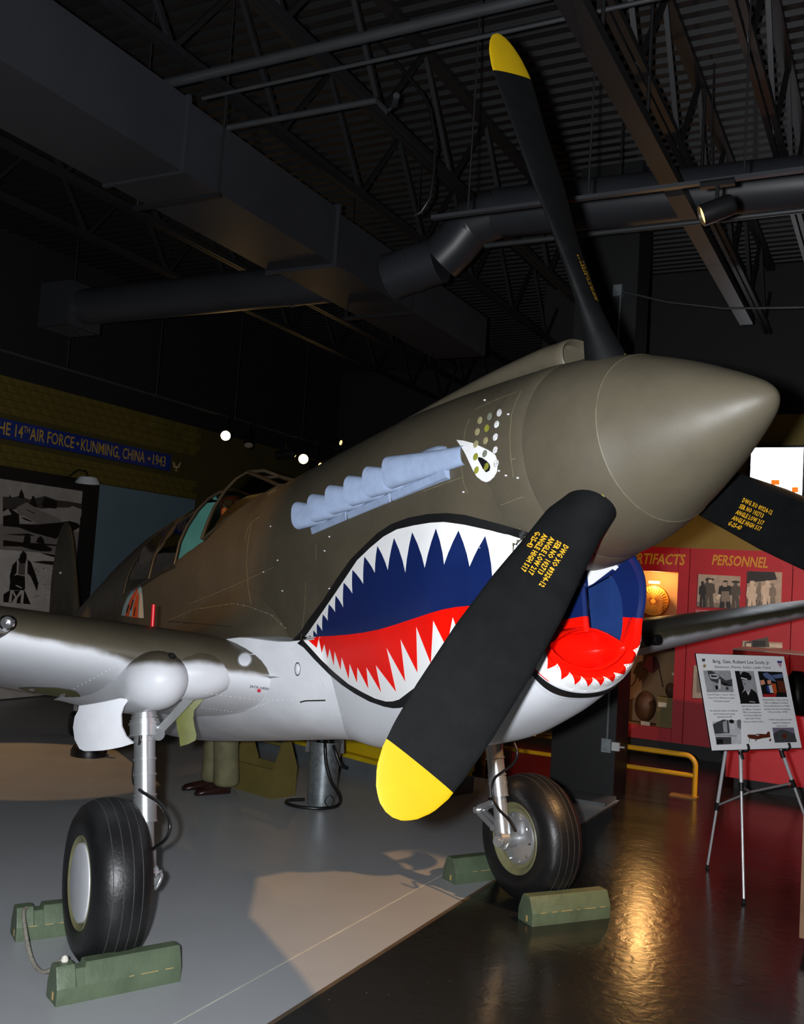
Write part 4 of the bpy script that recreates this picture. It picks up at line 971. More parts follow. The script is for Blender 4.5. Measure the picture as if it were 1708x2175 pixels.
mb = MB(); mb.tube([room(ra, DB1+.45, rz), room(ra, DB1+.42, rz)], .208, 28); mb.build('duct_band', m_duct, ld, .8)
mb = MB(); rbox(mb, ra-.24, ra+.24, rb_-.02, rb_+.45, rz-.26, rz+.24); mb.build('diffuser_box', m_duct, ld, 0)
mb = MB()
for k in range(5): rbox(mb, ra-.2, ra+.2, rb_+.03+k*.08, rb_+.06+k*.08, rz-.275, rz-.262)
g_ = mb.build('diffuser_grille', m_cond, ld, 0); g_['kind'] = 'stuff'
# ---- pipes, conduits, struts
def pipe(name, pts, r, m, label, cat='pipe', group=None, n=10):
    mb = MB(); mb.tube(pts, r, n); o = mb.build(name, m, None, .8, origin=pts[0]); return tag(o, label, cat, group)
P1 = [room(to_room(px_floor(345, 180, 4.95))[0], b, 4.95) for b in (DB0-.02+.6, -4)]
pipe('sprinkler_pipe', [room(to_room(px_floor(345, 180, 5.1))[0], b, 5.1) for b in (6.2, -5)], .034, m_cond, 'thick dark pipe crossing under the joists above the propeller')
pipe('conduit', [room(to_room(px_floor(500, 178, 5.1))[0]+.02, b, 5.06) for b in (3.43, -5)], .014, m_cond, 'thin conduit running beside the thick pipe above the propeller')
c_a = to_room(px_floor(640, 245, 5.0))[0]
hp = [px_floor(x, y, 5.0) for x, y in ((480, 272), (800, 213), (822, 237), (838, 222), (842, 203))]
h0 = to_room(hp[0]); hp[0] = room(h0[0], min(h0[1], DB0-.004), 5.0)
pipe('conduit', hp, .022, m_cond, 'short conduit with a hooked loose end beside the duct')
cable = [px_a(x, y, 2.6) for x, y in ((780, 60), (900, 203), (915, 235), (925, 300), (922, 360), (914, 420), (895, 450), (880, 458))]
pipe('hanging_cable', cable, .013, m_hose, 'loose dark cable drooping from the ceiling towards the round duct', 'cable')
pipe('conduit', [px_a(x, y, 3.5) for x, y in ((1030, 522), (1708, 446), (1800, 436))], .022, m_cond, 'slim pipe running just below the round duct')
sb = MB(); sb.bar(room(-3, .632, 4.8), room(6.8, .632, 4.8), .13, .07); so_ = sb.build('ceiling_strut', m_blackst, None, 0, origin=room(0, .632, 4.8)); tag(so_, 'wide black strut slanting overhead behind the raised blade', 'strut')
for x, y, top_ in ((1290, 104, 6.0), (1372, 285, 6.0), (1478, 492, 6.0)):
    p = px_floor(x, y, 4.82); r_ = to_room(p); pipe('hanger_rod', [room(r_[0], .632, 4.836), room(r_[0], .632, 6.06)], .012, m_blackst, 'threaded rod holding up the wide black strut', 'rod', 'rods over the strut')
pipe('conduit', [px_a(x, y, 5.2) for x, y in ((1325, 620), (1420, 642), (1540, 655), (1708, 652))], .010, m_cond, 'thin cable sagging from the junction box on the column', 'cable')
# ---- lighting tracks and lamps
m_track = mat('dark_track', (70, 72, 76), .35, .5, var=.05)
trz = 4.1
mb = MB(); rbox(mb, 1.60, 1.635, -5, 1.74, trz, trz+.022); tag(mb.build('light_track', m_track, None, 0, origin=room(1.6, 0, trz)), 'straight lighting track below the round duct', 'track')
mb = MB(); rbox(mb, 1.5, 12.6, 7.93, 7.965, trz, trz+.022); tag(mb.build('light_track', m_track, None, 0, origin=room(5, 7.95, trz)), 'lighting track running along the mural wall', 'track')
for a_ in (3.2, 4.55, 6.1, 7.8, 9.6):
    pipe('track_hanger', [room(a_, 7.948, trz+.02), room(a_, 7.948, 6.06)], .006, m_blackst, 'thin rod holding the track along the mural wall', 'rod', 'rods over the mural track')
for b_ in (1.5, .75, -.1): pipe('track_hanger', [room(1.618, b_, trz+.02), room(1.618, b_, 6.06)], .006, m_blackst, 'thin rod holding the track below the round duct', 'rod', 'rods over the near track')
m_can = mat('black_lamp_can', (20, 20, 21), .4, var=.05)
def lens_mat(n, e): return mat('lamp_lens_unlit', (150, 140, 120), .2, var=0) if e < .1 else mat(n, (255, 226, 170), .3, var=0, emit=e, ecol=(255, 206, 130))
def track_light(pos, aim, label, ztrk, e=3.0, power=0, angle=50, L=.19, R=.058, blend=.3, col_=WARM2):
    t = thing('track_light', pos, label, 'spotlight', 'track spotlights'); d = (Vector(aim)-pos).normalized()
    mb = MB(); mb.lathe([(R*.55, -L*.6), (R*.9, -L*.52), (R, -L*.4), (R, L*.5), (R*.93, L*.5), (R*.90, L*.38), (.01, L*.36)], pos, d, 24); mb.build('lamp_can', m_can, t, .6)
    mb = MB(); mb.lathe([(R*.89, L*.385), (R*.89, L*.40), (R*.5, L*.42), (.003, L*.425)], pos, d, 24); mb.build('lens', lens_mat('lamp_lens_%g' % e, e), t, .8)
    mb = MB(); mb.bar(pos+Vector((0, 0, R*.9)), Vector((pos.x, pos.y, ztrk)), .018, .03, upv=RA); mb.obox(Vector((pos.x, pos.y, ztrk-.005)), RB*.09, RA*.018, Vector((0, 0, .018))); mb.build('yoke', m_can, t, 0)
    if power:
        lo_ = light('bulb', 'SPOT', pos+d*(L*.55), power, col_, aim=aim, angle=angle, blend=blend, radius=.03); lo_.parent = t; lo_.matrix_parent_inverse = Matrix.Translation(-pos)
    return t
track_light(px_a(1522, 446, 1.618), px_a(1522, 446, 1.618)+(RB*1.0-RA*.35-Vector((0, 0, .45))), 'black spotlight can hung from the track below the round duct', trz, 2.2, L=.17)
track_light(px_b(480, 925, 7.95), CAM+Vector((-3, .5, 0)), 'glaring lit spotlight on the mural track beside a blank one', trz, 60, R=.075, L=.2)
track_light(px_b(528, 935, 7.95), room(6, 6, 0), 'unlit black spotlight beside the glaring one on the mural track', trz, .05, L=.24, R=.075)
track_light(px_b(606, 965, 7.95), room(9, 20, 2.5), 'unlit black spotlight turned to the far wall', trz, .05, L=.3, R=.075)
track_light(px_b(645, 975, 7.95), CAM+Vector((-2.2, .5, .2)), 'lit spotlight glowing just above the canopy', trz, 40, R=.085, L=.22)
track_light(px_b(671, 989, 7.95), room(9, -9, 1), 'small spotlight with a warm oval lens next to the glowing one', trz, 2.5, R=.07)
track_light(px_b(716, 938, 7.95), room(9, -9, 0), 'small spotlight with a bright tip above the rear of the cowl', trz, 2.5, R=.05)
# lamps of the room that hang outside the picture: the near track runs on past the frame, the mural track too
light('track_lamp_right_offscreen', 'SPOT', room(1.618, -1.2, 4.06), 560, WARM, aim=(-1.7, -.1, 0), angle=44, blend=.2, radius=.05)
light('mural_track_lamp_left_offscreen', 'SPOT', room(3.0, 7.95, 4.05), 240, WARM, aim=px_floor(40, 1625), angle=30, blend=.08, radius=.03)
light('ceiling_lamp_left_offscreen', 'SPOT', (-1.2, -4.2, 4.3), 420, WARM, aim=b2w((-3.6, -.3, .2)), angle=30, blend=.6, radius=.06)
light('exhibit_lamp_right_offscreen', 'SPOT', room(5.0, -2.5, 4.0), 620, (1, .66, .5), aim=room(7.4, .1, 1.0), angle=70, blend=.6, radius=.06)

# ---- left wall: mural, banner, sky panel, wall lamp
AM = lambda L: [(a*.15222, 980+b*.15222) for a, b in L]
def wallpoly(mb, pts, off, mi): 
    Q = [px_b(x, y, WB) for x, y in pts]; Q = [q-RB*off for q in Q]
    V, F_ = tess([(q.dot(RA), q.z) for q in Q], 5.0); mb.add([room(a, WB-off, z) for a, z in V], F_, mi)
G = [mat('print_%d' % v, (v, int(v*.96), int(v*.92)), .5, var=.12, scale=6) for v in (12, 34, 62, 96, 128, 160, 190)]
mu = thing('mural_photograph', room(5.6, WB-.05, 0), 'huge black and white wall photograph of parked fighters and a pilot in a harness', 'mural')
mb = MB(); rbox(mb, 1.0, 6.44, WB-.05, WB-.0, 0.02, 2.86); mb.build('backing_board', G[4], mu, 0)
pr_ = MB(); o0 = .052
rb2 = lambda a0, a1, z0, z1, mi, off=o0: pr_.add([room(a0, WB-off, z0), room(a1, WB-off, z0), room(a1, WB-off, z1), room(a0, WB-off, z1)], [(0, 1, 2, 3)], mi)
rb2(1.0, 6.44, 0.02, 1.95, 6); rb2(1.0, 6.44, 2.28, 2.86, 5)
shapes = [(2, [(0, 490), (150, 500), (230, 480), (370, 530), (520, 500), (590, 480), (760, 540), (930, 560), (1100, 590), (1090, 660), (760, 640), (540, 660), (400, 620), (0, 700)]),
 (0, [(220, 510), (235, 440), (258, 385), (290, 450), (305, 520)]), (0, [(80, 510), (100, 462), (120, 510)]), (0, [(370, 620), (410, 480), (440, 490), (470, 600), (490, 640), (380, 640)]), (0, [(540, 590), (590, 500), (760, 560), (750, 660), (560, 640)]),
 (4, [(190, 640), (330, 570), (560, 700), (780, 790), (830, 850), (500, 890), (300, 870), (220, 760)]), (0, [(315, 668), (335, 668), (450, 725), (445, 735)]), (5, [(225, 750), (300, 760), (400, 810), (450, 850), (400, 880), (280, 870), (235, 820)]), (1, [(245, 775), (300, 785), (380, 820), (430, 845), (380, 838), (300, 815)]),
 (0, [(0, 650), (110, 660), (220, 740), (230, 870), (460, 880), (800, 850), (930, 830), (1040, 860), (1085, 910), (960, 980), (800, 1010), (740, 1080), (520, 1020), (400, 990), (220, 920), (0, 900)]),
 (5, [(0, 760), (120, 740), (70, 660), (0, 700)]), (0, [(280, 1130), (300, 1040), (350, 1010), (385, 1060), (380, 1150)]), (0, [(460, 1130), (480, 1070), (525, 1040), (565, 1080), (580, 1150)]),
 (0, [(0, 1095), (280, 1130), (560, 1145), (760, 1160), (760, 1180), (600, 1170), (690, 1220), (660, 1255), (520, 1250), (380, 1225), (250, 1185), (0, 1180)]), (0, [(510, 1270), (740, 1300), (720, 1335), (620, 1310)]), (1, [(400, 1400), (560, 1385), (740, 1395), (730, 1450), (520, 1420)]),
 (0, [(0, 1015), (360, 1005), (450, 1040), (200, 1030)]),
 (0, [(235, 1300), (280, 1240), (325, 1290), (325, 1360), (385, 1400), (440, 1540), (490, 1700), (470, 1810), (445, 1750), (380, 1600), (340, 1560), (330, 1700), (290, 1800), (80, 1790), (95, 1680), (90, 1590), (130, 1440), (190, 1380), (225, 1350)]),
 (6, [(190, 1370), (215, 1380), (225, 1420), (310, 1420), (320, 1360), (340, 1380), (330, 1700), (305, 1790), (300, 1600), (200, 1580), (150, 1590), (185, 1550)]), (3, [(215, 1420), (305, 1420), (300, 1590), (205, 1570)]),
 (0, [(0, 1850), (80, 1800), (300, 1800), (380, 1990), (0, 1960)]), (6, [(100, 1790), (140, 1800), (180, 1880), (240, 1790), (290, 1800), (275, 1985), (235, 1970), (250, 1840), (195, 1905), (180, 1980), (110, 1975), (160, 1890), (125, 1830), (110, 1960), (70, 1960)]), (6, [(160, 1720), (200, 1725), (260, 1760), (255, 1770), (190, 1745)]),
 (5, [(930, 640), (960, 620), (1090, 670), (1090, 780), (880, 730), (770, 700), (760, 650)])]
for i, (mi, L) in enumerate(shapes): wallpoly(pr_, AM(L), o0+.0006*(i+1), mi)
for k in range(90):
    x, y = random.uniform(390, 1040), random.uniform(1450, 1960)
    if x > 700 and y < 1600: continue
    w_, h_ = random.uniform(8, 40), random.uniform(3, 10); wallpoly(pr_, AM([(x, y), (x+w_, y+2), (x+w_*.8, y+h_), (x+w_*.2, y+h_)]), o0+.015, random.choice((0, 1, 2)))
po = pr_.build('photographic_print', G, mu, 0); po['kind'] = 'stuff'
mb = MB(); rbox(mb, 1.0, 6.44, WB-.07, WB, 2.86, 3.03); rbox(mb, 6.44, 6.74, WB-.07, WB, 0.0, 3.03); mb.build('black_frame', mat('black_frame_paint', (16, 16, 17), .6, var=.05), mu, 0)
mb = MB(); rbox(mb, 6.745, 8.89, WB-.05, WB, 0.0, 3.0); tag(mb.build('sky_panel', mat('blue_grey_panel', (98, 120, 132), .6, var=.10, scale=1.2), None, 0, origin=room(7.8, WB, 0)), 'plain blue grey wall panel between the wall photograph and the dark corner', 'panel')
ba = thing('banner', room(6.4, WB-.04, 3.39), 'blue banner with gold lettering above the wall photograph', 'banner')
mb = MB(); rbox(mb, 3.4, 8.24, WB-.035, WB-.0, 3.385, 3.64); mb.build('banner_board', mat('royal_blue_board', (16, 44, 122), .5, var=.1), ba, 0)
m_gold = mat('gold_letters', (196, 158, 66), .5, var=.12, scale=8)
words = [('THE', -22, 19, 0), ('14', 29, 45.5, 0), ('TH', 46, 59.5, 1), ('AIR', 60, 91, 0), ('FORCE', 97, 153.5, 0), ('•', 158, 164, 2), ('KUNMING,', 168, 250, 0), ('CHINA', 256, 303, 0), ('•', 309, 315, 2), ('1943', 320, 347, 0)]
for w_, x0, x1, k in words:
    a0 = px_b(x0, 900+x0*.27, WB).dot(RA); a1 = px_b(x1, 900+x1*.27, WB).dot(RA)
    V, F_ = text2d(w_, 1.0, bold=.012); mnx = min(v[0] for v in V); mxx = max(v[0] for v in V); mny = min(v[1] for v in V); mxy = max(v[1] for v in V)
    h = .165 if k == 0 else (.085 if k == 1 else .05); z0 = 3.435 if k == 0 else (3.515 if k == 1 else 3.49)
    if w_ == 'KUNMING,': mny = 0.0; mxy = .7
    mb = MB(); mb.add([room(a0+(v[0]-mnx)/(mxx-mnx)*(a1-a0), WB-.037, z0+(v[1]-mny)/(mxy-mny)*h) for v in V], F_); mb.build('lettering', m_gold, ba, 0)
# small eagle emblem beside the banner
eg = MB()
AT = lambda L: [(a*.4098, 700+b*.4098) for a, b in L]
for L in ([(890, 680), (896, 690), (905, 712), (906, 720), (896, 712)], [(897, 684), (903, 690), (908, 712), (905, 708)], [(938, 684), (930, 692), (917, 714), (914, 722), (926, 716)], [(931, 690), (925, 695), (914, 714), (918, 710)], [(906, 712), (911, 704), (916, 712), (911, 728)], [(900, 732), (910, 726), (920, 734), (911, 733)]): wallpoly(eg, AT(L), .012, 0)
tag(eg.build('eagle_emblem', mat('pale_gold_print', (190, 170, 120), .5), None, 0, origin=room(8.4, WB, 3.5)), 'small pale winged emblem painted at the end of the blue banner', 'emblem')
# gooseneck wall lamp
lp = px_b(186, 1027, WB-.35); wl_ = thing('wall_lamp', lp, 'white enamel shade lamp over the corner of the wall photograph', 'wall lamp')
mb = MB(); mb.lathe([(.03, .10), (.12, .085), (.165, .01), (.17, -.0), (.162, .0), (.115, .075), (.02, .085)], lp, (0, 0, 1), 32); mb.build('lamp_shade', mat('white_enamel', (215, 218, 222), .35, var=.03), wl_, .6)
mb = MB(); mb.tube([lp+Vector((0, 0, .09)), lp+Vector((0, 0, .17))+RB*.05, lp+RB*.2+Vector((0, 0, .19)), lp+RB*.36+Vector((0, 0, .10))], .012, 8); mb.build('gooseneck_arm', m_blackst, wl_, .8)

# ---- red display wall
DA = 8.40
m_redw = mat('crimson_panel', (176, 20, 34), .5, var=.10, scale=3)
def ba_(x, y): p = px_a(x, y, DA); return to_room(p)[1:]
s12 = ba_(1458, 1370)[0]; s23 = ba_(1683, 1250)[0]
c0 = ba_(1328, 1230); c1 = ba_(1441, 1216); c2 = ba_(1436, 1550)
ZB, ZT = .165, 2.50
p1_ = thing('display_panel', room(DA, 2.4, ZB), 'crimson display panel with a glazed case and a gold artifacts heading', 'display panel')
mb = MB(); LB = 3.55; cb0, cb1, cz0, cz1 = 2.62, c1[0], c2[1], c1[1]
for (b0, b1, z0, z1) in ((s12, cb1, ZB, ZT), (cb0, LB, ZB, ZT), (cb1, cb0, ZB, cz0), (cb1, cb0, cz1, ZT)): rbox(mb, DA, DA+.06, b0+.004, b1-.0, z0, z1)
mb.build('panel_face', m_redw, p1_, 0)
m_case = mat('tan_case_lining', (150, 118, 84), .7, var=.15, scale=4)
mb = MB(); rbox(mb, DA+.40, DA+.42, cb1, cb0, cz0, cz1); rbox(mb, DA+.06, DA+.40, cb1-.01, cb1, cz0, cz1); rbox(mb, DA+.06, DA+.40, cb0, cb0+.01, cz0, cz1); rbox(mb, DA+.06, DA+.40, cb1, cb0, cz0-.01, cz0); rbox(mb, DA+.06, DA+.40, cb1, cb0, cz1, cz1+.01)
zsh = px_a(1400, 1345, DA+.2).z; rbox(mb, DA+.08, DA+.40, cb1, cb0, zsh-.012, zsh); mb.build('case_lining', m_case, p1_, 0)
mb = MB(); mb.add([room(DA+.03, cb1, cz0), room(DA+.03, cb0, cz0), room(DA+.03, cb0, cz1), room(DA+.03, cb1, cz1)], [(0, 1, 2, 3)]); mb.build('case_glass', glass('case_glass', (240, 240, 238), .10), p1_, 0)
m_gold2 = mat('gold_heading', (206, 148, 30), .5, var=.05)
def heading(s, x0, y0, x1, y1, hpx, parent):
    A0 = px_a(x0, y0, DA); A1 = px_a(x1, y1, DA); V, F_ = text2d(s, 1.0, bold=.022, shear=.22); mx_ = max(v[0] for v in V); mn_ = min(v[0] for v in V); L_ = (A1-A0).length; h = hpx*(A0-CAM).length/FPX
    mb = MB(); mb.add([A0+(A1-A0)*((v[0]-mn_)/(mx_-mn_))-RA*.004+Vector((0, 0, v[1]/.70*h)) for v in V], F_); return mb.build('heading', m_gold2, parent, 0)
heading('ARTIFACTS', 1334, 1196, 1456, 1200, 21, p1_)
p2_ = thing('display_panel', room(DA, .5, ZB), 'crimson display panel of squadron photographs under a gold personnel heading', 'display panel')
mb = MB(); rbox(mb, DA, DA+.06, s23+.004, s12-.004, ZB, ZT); mb.build('panel_face', m_redw, p2_, 0)
heading('PERSONNEL', 1512, 1199, 1631, 1206, 20, p2_)
p3_ = thing('display_panel', room(DA, -1, ZB), 'crimson display panel continuing behind the low glass case', 'display panel')
mb = MB(); rbox(mb, DA, DA+.06, -4, s23-.004, ZB, ZT); mb.build('panel_face', m_redw, p3_, 0)
mb = MB(); rbox(mb, DA+.05, DA+.4, -4, LB, 0, ZB); structure(mb.build('baseboard_display', mat('black_kick', (14, 13, 13), .6, var=0), smooth=0))
# prints on the red panels
SEP = [mat('sepia_%d' % v, (v, int(v*.93), int(v*.82)), .5, var=.12, scale=14) for v in (38, 84, 130, 176, 214)]
def apoly(mb, pts, a, mi):
    Q = [px_a(x, y, a) for x, y in pts]; V, F_ = tess([(q.dot(RB), q.z) for q in Q], 5.0); mb.add([room(a, b, z) for b, z in V], F_, mi)
AZ = lambda L: [(1240+a*.2759, 1140+b*.2759) for a, b in L]
def figure(x, y, h, w):                        # outline of a small standing figure, x feet centre, y feet, pixel units of the crop
    return [(x-w*.42, y), (x-w*.30, y-h*.45), (x-w*.5, y-h*.50), (x-w*.42, y-h*.78), (x-w*.16, y-h*.83), (x-w*.17, y-h*.97), (x, y-h), (x+w*.17, y-h*.97), (x+w*.16, y-h*.83), (x+w*.42, y-h*.78), (x+w*.5, y-h*.50), (x+w*.30, y-h*.45), (x+w*.40, y), (x+w*.08, y), (x, y-h*.40), (x-w*.08, y)]
def print_(corners, label, shapes, back=3):
    t = thing('photo_print', px_a(*AZ([corners[0]])[0], DA-.012), label, 'photo')
    mb = MB(); Q = [px_a(x, y, DA) for x, y in AZ(corners)]; n = len(Q); F4 = [q-RA*.012 for q in Q]; mb.add(F4+Q, [(0, 1, 2, 3), (0, 1, 5, 4), (1, 2, 6, 5), (2, 3, 7, 6), (3, 0, 4, 7)]); mb.build('print_board', SEP[back], t, 0)
    m2 = MB()
    for i, (mi, L) in enumerate(shapes): apoly(m2, AZ(L), DA-.0135-.0004*i, mi)
    o = m2.build('picture', SEP, t, 0); o['kind'] = 'stuff'
print_([(885, 288), (1208, 306), (1196, 556), (872, 536)], 'sepia print of three airmen in jackets, beside the artifacts case', [(2, [(872, 500), (1196, 520), (1196, 556), (872, 536)]), (1, figure(960, 545, 230, 110)), (0, figure(915, 540, 200, 60)), (0, [(940, 320), (1000, 322), (1003, 336), (938, 334)]), (0, figure(1090, 550, 215, 110)), (2, [(1060, 420), (1120, 420), (1125, 500), (1060, 500)]), (3, [(1070, 350), (1105, 350), (1105, 385), (1072, 385)]), (1, figure(1170, 552, 215, 80)), (0, [(1140, 340), (1200, 342), (1200, 356), (1142, 352)]), (4, [(960, 330), (985, 330), (985, 356), (962, 356)]), (4, [(1010, 470), (1040, 440), (1060, 450), (1030, 490)])])
print_([(1262, 265), (1528, 274), (1520, 586), (1252, 582)], 'sepia print of men in shorts and undershirts under a wing', [(0, [(1262, 265), (1470, 272), (1490, 330), (1400, 340), (1300, 350), (1258, 360)]), (1, [(1256, 480), (1470, 500), (1480, 584), (1252, 582)]), (4, figure(1295, 575, 235, 90)), (2, figure(1355, 520, 170, 60)), (3, figure(1385, 500, 150, 50)), (4, figure(1415, 550, 215, 100)), (2, figure(1455, 545, 190, 60)), (4, [(1280, 340), (1315, 340), (1318, 365), (1278, 365)])])
print_([(1225, 800), (1530, 815), (1530, 860), (1220, 855)], 'strip of a sepia group print showing between the far wing and the glass case', [(1, [(1240, 812), (1420, 770), (1430, 850), (1240, 850)]), (4, [(1250, 820), (1290, 820), (1290, 852), (1250, 850)]), (0, [(1300, 800), (1400, 800), (1400, 850), (1300, 850)]), (4, [(1430, 825), (1530, 830), (1530, 856), (1430, 850)])])
print_([(850, 990), (930, 992), (930, 1245), (838, 1240)], 'faded grey print half hidden by the easel board', [(2, [(870, 1040), (920, 1030), (925, 1200), (870, 1200)])])
cp_ = MB(); random.seed(3)
for k in range(3):                             # the print is too fine to read: rows of word-length strokes
    b_ = 0.0; p0_ = px_a(1478.5, 1297+k*3.2, DA)-RA*.004; L_ = .50 if k < 2 else .17
    while b_ < L_:
        w_ = random.uniform(.012, .034); cp_.obox(p0_-RB*(b_+w_/2)+Vector((0, 0, .006)), RB*(w_/2), RA*.0004, Vector((0, 0, .0035))); b_ += w_+.008
tag(cp_.build('photo_caption', mat('white_caption', (205, 185, 185), .5, var=0), None, 0, origin=px_a(1480, 1300, DA)), 'small white caption lines under the print of three airmen', 'caption')
# artefacts in the case
def at_case(x, y, d=.2): return px_a(x, y, DA+d)
dr = thing('drum', at_case(1388, 1276), 'round amber drum standing in the lit display case', 'drum'); dc = at_case(1388, 1276)
mb = MB(); mb.lathe([(.01, .045), (.17, .04), (.185, .03), (.19, 0), (.185, -.03), (.17, -.04), (.01, -.045)], dc, -RA-RB*.2, 36); mb.build('drum_skin', mat('amber_skin', (214, 158, 70), .45, var=.25, scale=8), dr, .6)
mb = MB(); mb.lathe([(.188, -.035), (.197, -.02), (.197, .02), (.188, .035)], dc, -RA-RB*.2, 36, caps=False); mb.build('drum_rim', mat('brown_rim', (120, 76, 34), .5), dr, .6)
mb = MB()
for k in range(28):
    aa = 2*pi*k/28; n_ = (-RA-RB*.2).normalized(); u_ = n_.orthogonal().normalized(); v_ = n_.cross(u_); mb.bar(dc+n_*.047+(u_*cos(aa)+v_*sin(aa))*.03, dc+n_*.043+(u_*cos(aa)+v_*sin(aa))*.165, .003, .003)
o = mb.build('drum_ribs', mat('dark_amber', (150, 92, 30), .6), dr, 0); o['kind'] = 'stuff'
bl_ = light('case_bulb', 'POINT', at_case(1392, 1224, .045), 26, (1, .58, .2), radius=.05)
def label_card(x, y, w, h, lab):
    p = at_case(x, y, .06); mb = MB(); mb.obox(p, RB*(w/2), RA*.004+Vector((0, 0, .0)), Vector((0, 0, h/2))); o = mb.build('label_card', mat('card_white', (222, 214, 196), .6, var=.03), None, 0, origin=p); tag(o, lab, 'label')
label_card(1390, 1237, .14, .035, 'pale label card above the amber drum'); label_card(1407, 1497, .10, .055, 'white label card on the olive box in the case'); label_card(1371, 1538, .11, .06, 'white label card at the foot of the brown helmet in the case'); label_card(1432, 1432, .05, .03, 'tiny label card beside the goggles in the case')
bx = at_case(1414, 1548, .14); mb = MB(); rbx = to_room(bx)
rbox(mb, rbx[0]-.07, rbx[0]+.07, rbx[1]-.10, rbx[1]+.10, cz0, cz0+.33); rbox(mb, rbx[0]-.075, rbx[0]+.075, rbx[1]-.105, rbx[1]+.105, cz0+.33, cz0+.36); tag(mb.build('olive_box', mat('olive_tin', (122, 108, 62), .55, var=.1), None, 0, origin=bx), 'olive tin box at the right of the display case', 'box')
hb = at_case(1371, 1500, .265); mb = MB(); mb.ell(hb, (.13, .13, .19), 24, 14); o = tag(mb.build('leather_helmet', mat('brown_leather_helmet', (92, 62, 40), .55, var=.3, scale=10), None, .8, origin=hb), 'brown leather helmet on a stand in the display case', 'helmet')
cp2 = MB(); hh_ = to_room(hb); cp2.tube([room(hh_[0], hh_[1], cz0), room(hh_[0], hh_[1], hh_[2]-.1)], .05, 14); tag(cp2.build('helmet_stand', m_case, None, .6, origin=hb), 'tan stand under the brown leather helmet', 'stand')
pk = at_case(1385, 1412, .30); mb = MB(); mb.prism([(-.05, .10), (.05, .10), (.10, -.02), (.02, -.10), (-.02, -.10), (-.10, -.02)], pk, -RB, (0, 0, 1), .03)
hg_ = thing('hanging_pouch', pk, 'dark red pouch hung by two straps inside the display case', 'pouch'); mb.build('pouch', mat('maroon_cloth', (92, 22, 26), .7), hg_, 0)
mb = MB(); mb.tube([pk+RB*.08, pk+RB*.10+Vector((0, 0, -.15)), pk+RB*.15+Vector((0, 0, -.22))], .008, 6); mb.tube([pk-RB*.08, pk-RB*.12+Vector((0, 0, -.15)), pk-RB*.15+Vector((0, 0, -.26))], .008, 6); mb.build('strap', mat('brown_strap', (70, 44, 30), .6), hg_, .6)
gg = at_case(1424, 1468, .14); gg.z = cz0+.36+.088; mb = MB(); mb.ell(gg, (.06, .06, .09), 18, 10); tag(mb.build('flying_cap', mat('dark_brown_fur', (74, 48, 32), .8, var=.3, scale=20), None, .8, origin=gg), 'small dark brown flying cap on top of the olive box', 'cap')
# ---- low glass case with a crimson base
VA, VB = 6.81, .665
vc = thing('glass_display_case', room(VA, -.6, 0), 'low display case with a crimson base behind the easel', 'display case')
mb = MB(); rbox(mb, VA, 7.7, -2.6, VB, .12, .80); mb.build('case_base', mat('crimson_base', (190, 26, 38), .5, var=.06, scale=3), vc, 0)
mb = MB(); rbox(mb, VA+.08, 7.65, -2.5, VB-.07, 0, .12); mb.build('toe_kick', mat('black_kick2', (15, 15, 15), .6, var=0), vc, 0)
gz = px_a(1640, 1387, VA).z
mb = MB(); rbox(mb, VA+.02, VA+.026, -2.55, VB-.02, .80, gz); mb.build('glass_pane', glass('vitrine_glass', (225, 225, 222), .12), vc, 0)
mb = MB(); rbox(mb, VA+.02, 7.65, VB-.03, VB-.024, .80, gz); mb.build('glass_pane', glass('vitrine_glass', (225, 225, 222), .12), vc, 0)
mb = MB(); rbox(mb, VA+.02, 7.65, -2.55, VB-.02, gz, gz+.012); mb.build('glass_top', mat('pale_glass_edge', (122, 116, 104), .25, var=.1), vc, 0)
kd = px_a(1694, 1455, VA+.35); mb = MB(); kr = to_room(kd); mb.tube([room(kr[0], kr[1], .80), room(kr[0], kr[1], .95), room(kr[0], kr[1], 1.15), room(kr[0], kr[1], 1.22)], [.12, .14, .10, .05], 20); tag(mb.build('exhibit_case', mat('black_leather', (22, 24, 26), .35, var=.1), None, .8, origin=kd), 'black rounded exhibit standing inside the low glass case', 'exhibit')
# ---- wall screen
SA = 8.80
scn_ = thing('wall_screen', px_a(1650, 1000, SA), 'bright lit wall screen above the red panels', 'screen')
q = [px_a(x, y, SA) for x, y in ((1597, 952), (1707.5, 954), (1706, 1075), (1596, 1075))]; bs = [to_room(p) for p in q]
b_lo, b_hi, z_lo, z_hi = bs[1][1], bs[0][1], bs[2][2], bs[0][2]
mb = MB(); rbox(mb, SA-.03, SA+.05, b_lo-.03, b_hi+.03, z_lo-.03, z_hi+.03); mb.build('bezel', m_can, scn_, 0)
mb = MB(); mb.add([room(SA-.032, b, z) for b, z in ((b_lo, z_lo), (b_hi, z_lo), (b_hi, z_hi), (b_lo, z_hi))], [(0, 1, 2, 3)]); mb.build('lit_image', mat('screen_white', (255, 255, 255), .5, var=0, emit=7, ecol=(235, 245, 255)), scn_, 0)
mb = MB()
for x0, x1, y0, y1, mi in ((1638, 1656, 1019, 1030, 0), (1682, 1696, 1035, 1046, 0), (1684, 1697, 1020, 1035, 1)):
    mb.add([px_a(x, y, SA-.034) for x, y in ((x0, y0), (x1, y0), (x1, y1), (x0, y1))], [(0, 1, 2, 3)], mi)
o = mb.build('image_detail', [mat('screen_orange', (255, 90, 20), .5, var=0, emit=2.0, ecol=(255, 90, 20)), mat('screen_cream', (255, 230, 150), .5, var=0, emit=3.0, ecol=(255, 230, 150))], scn_, 0); o['kind'] = 'stuff'
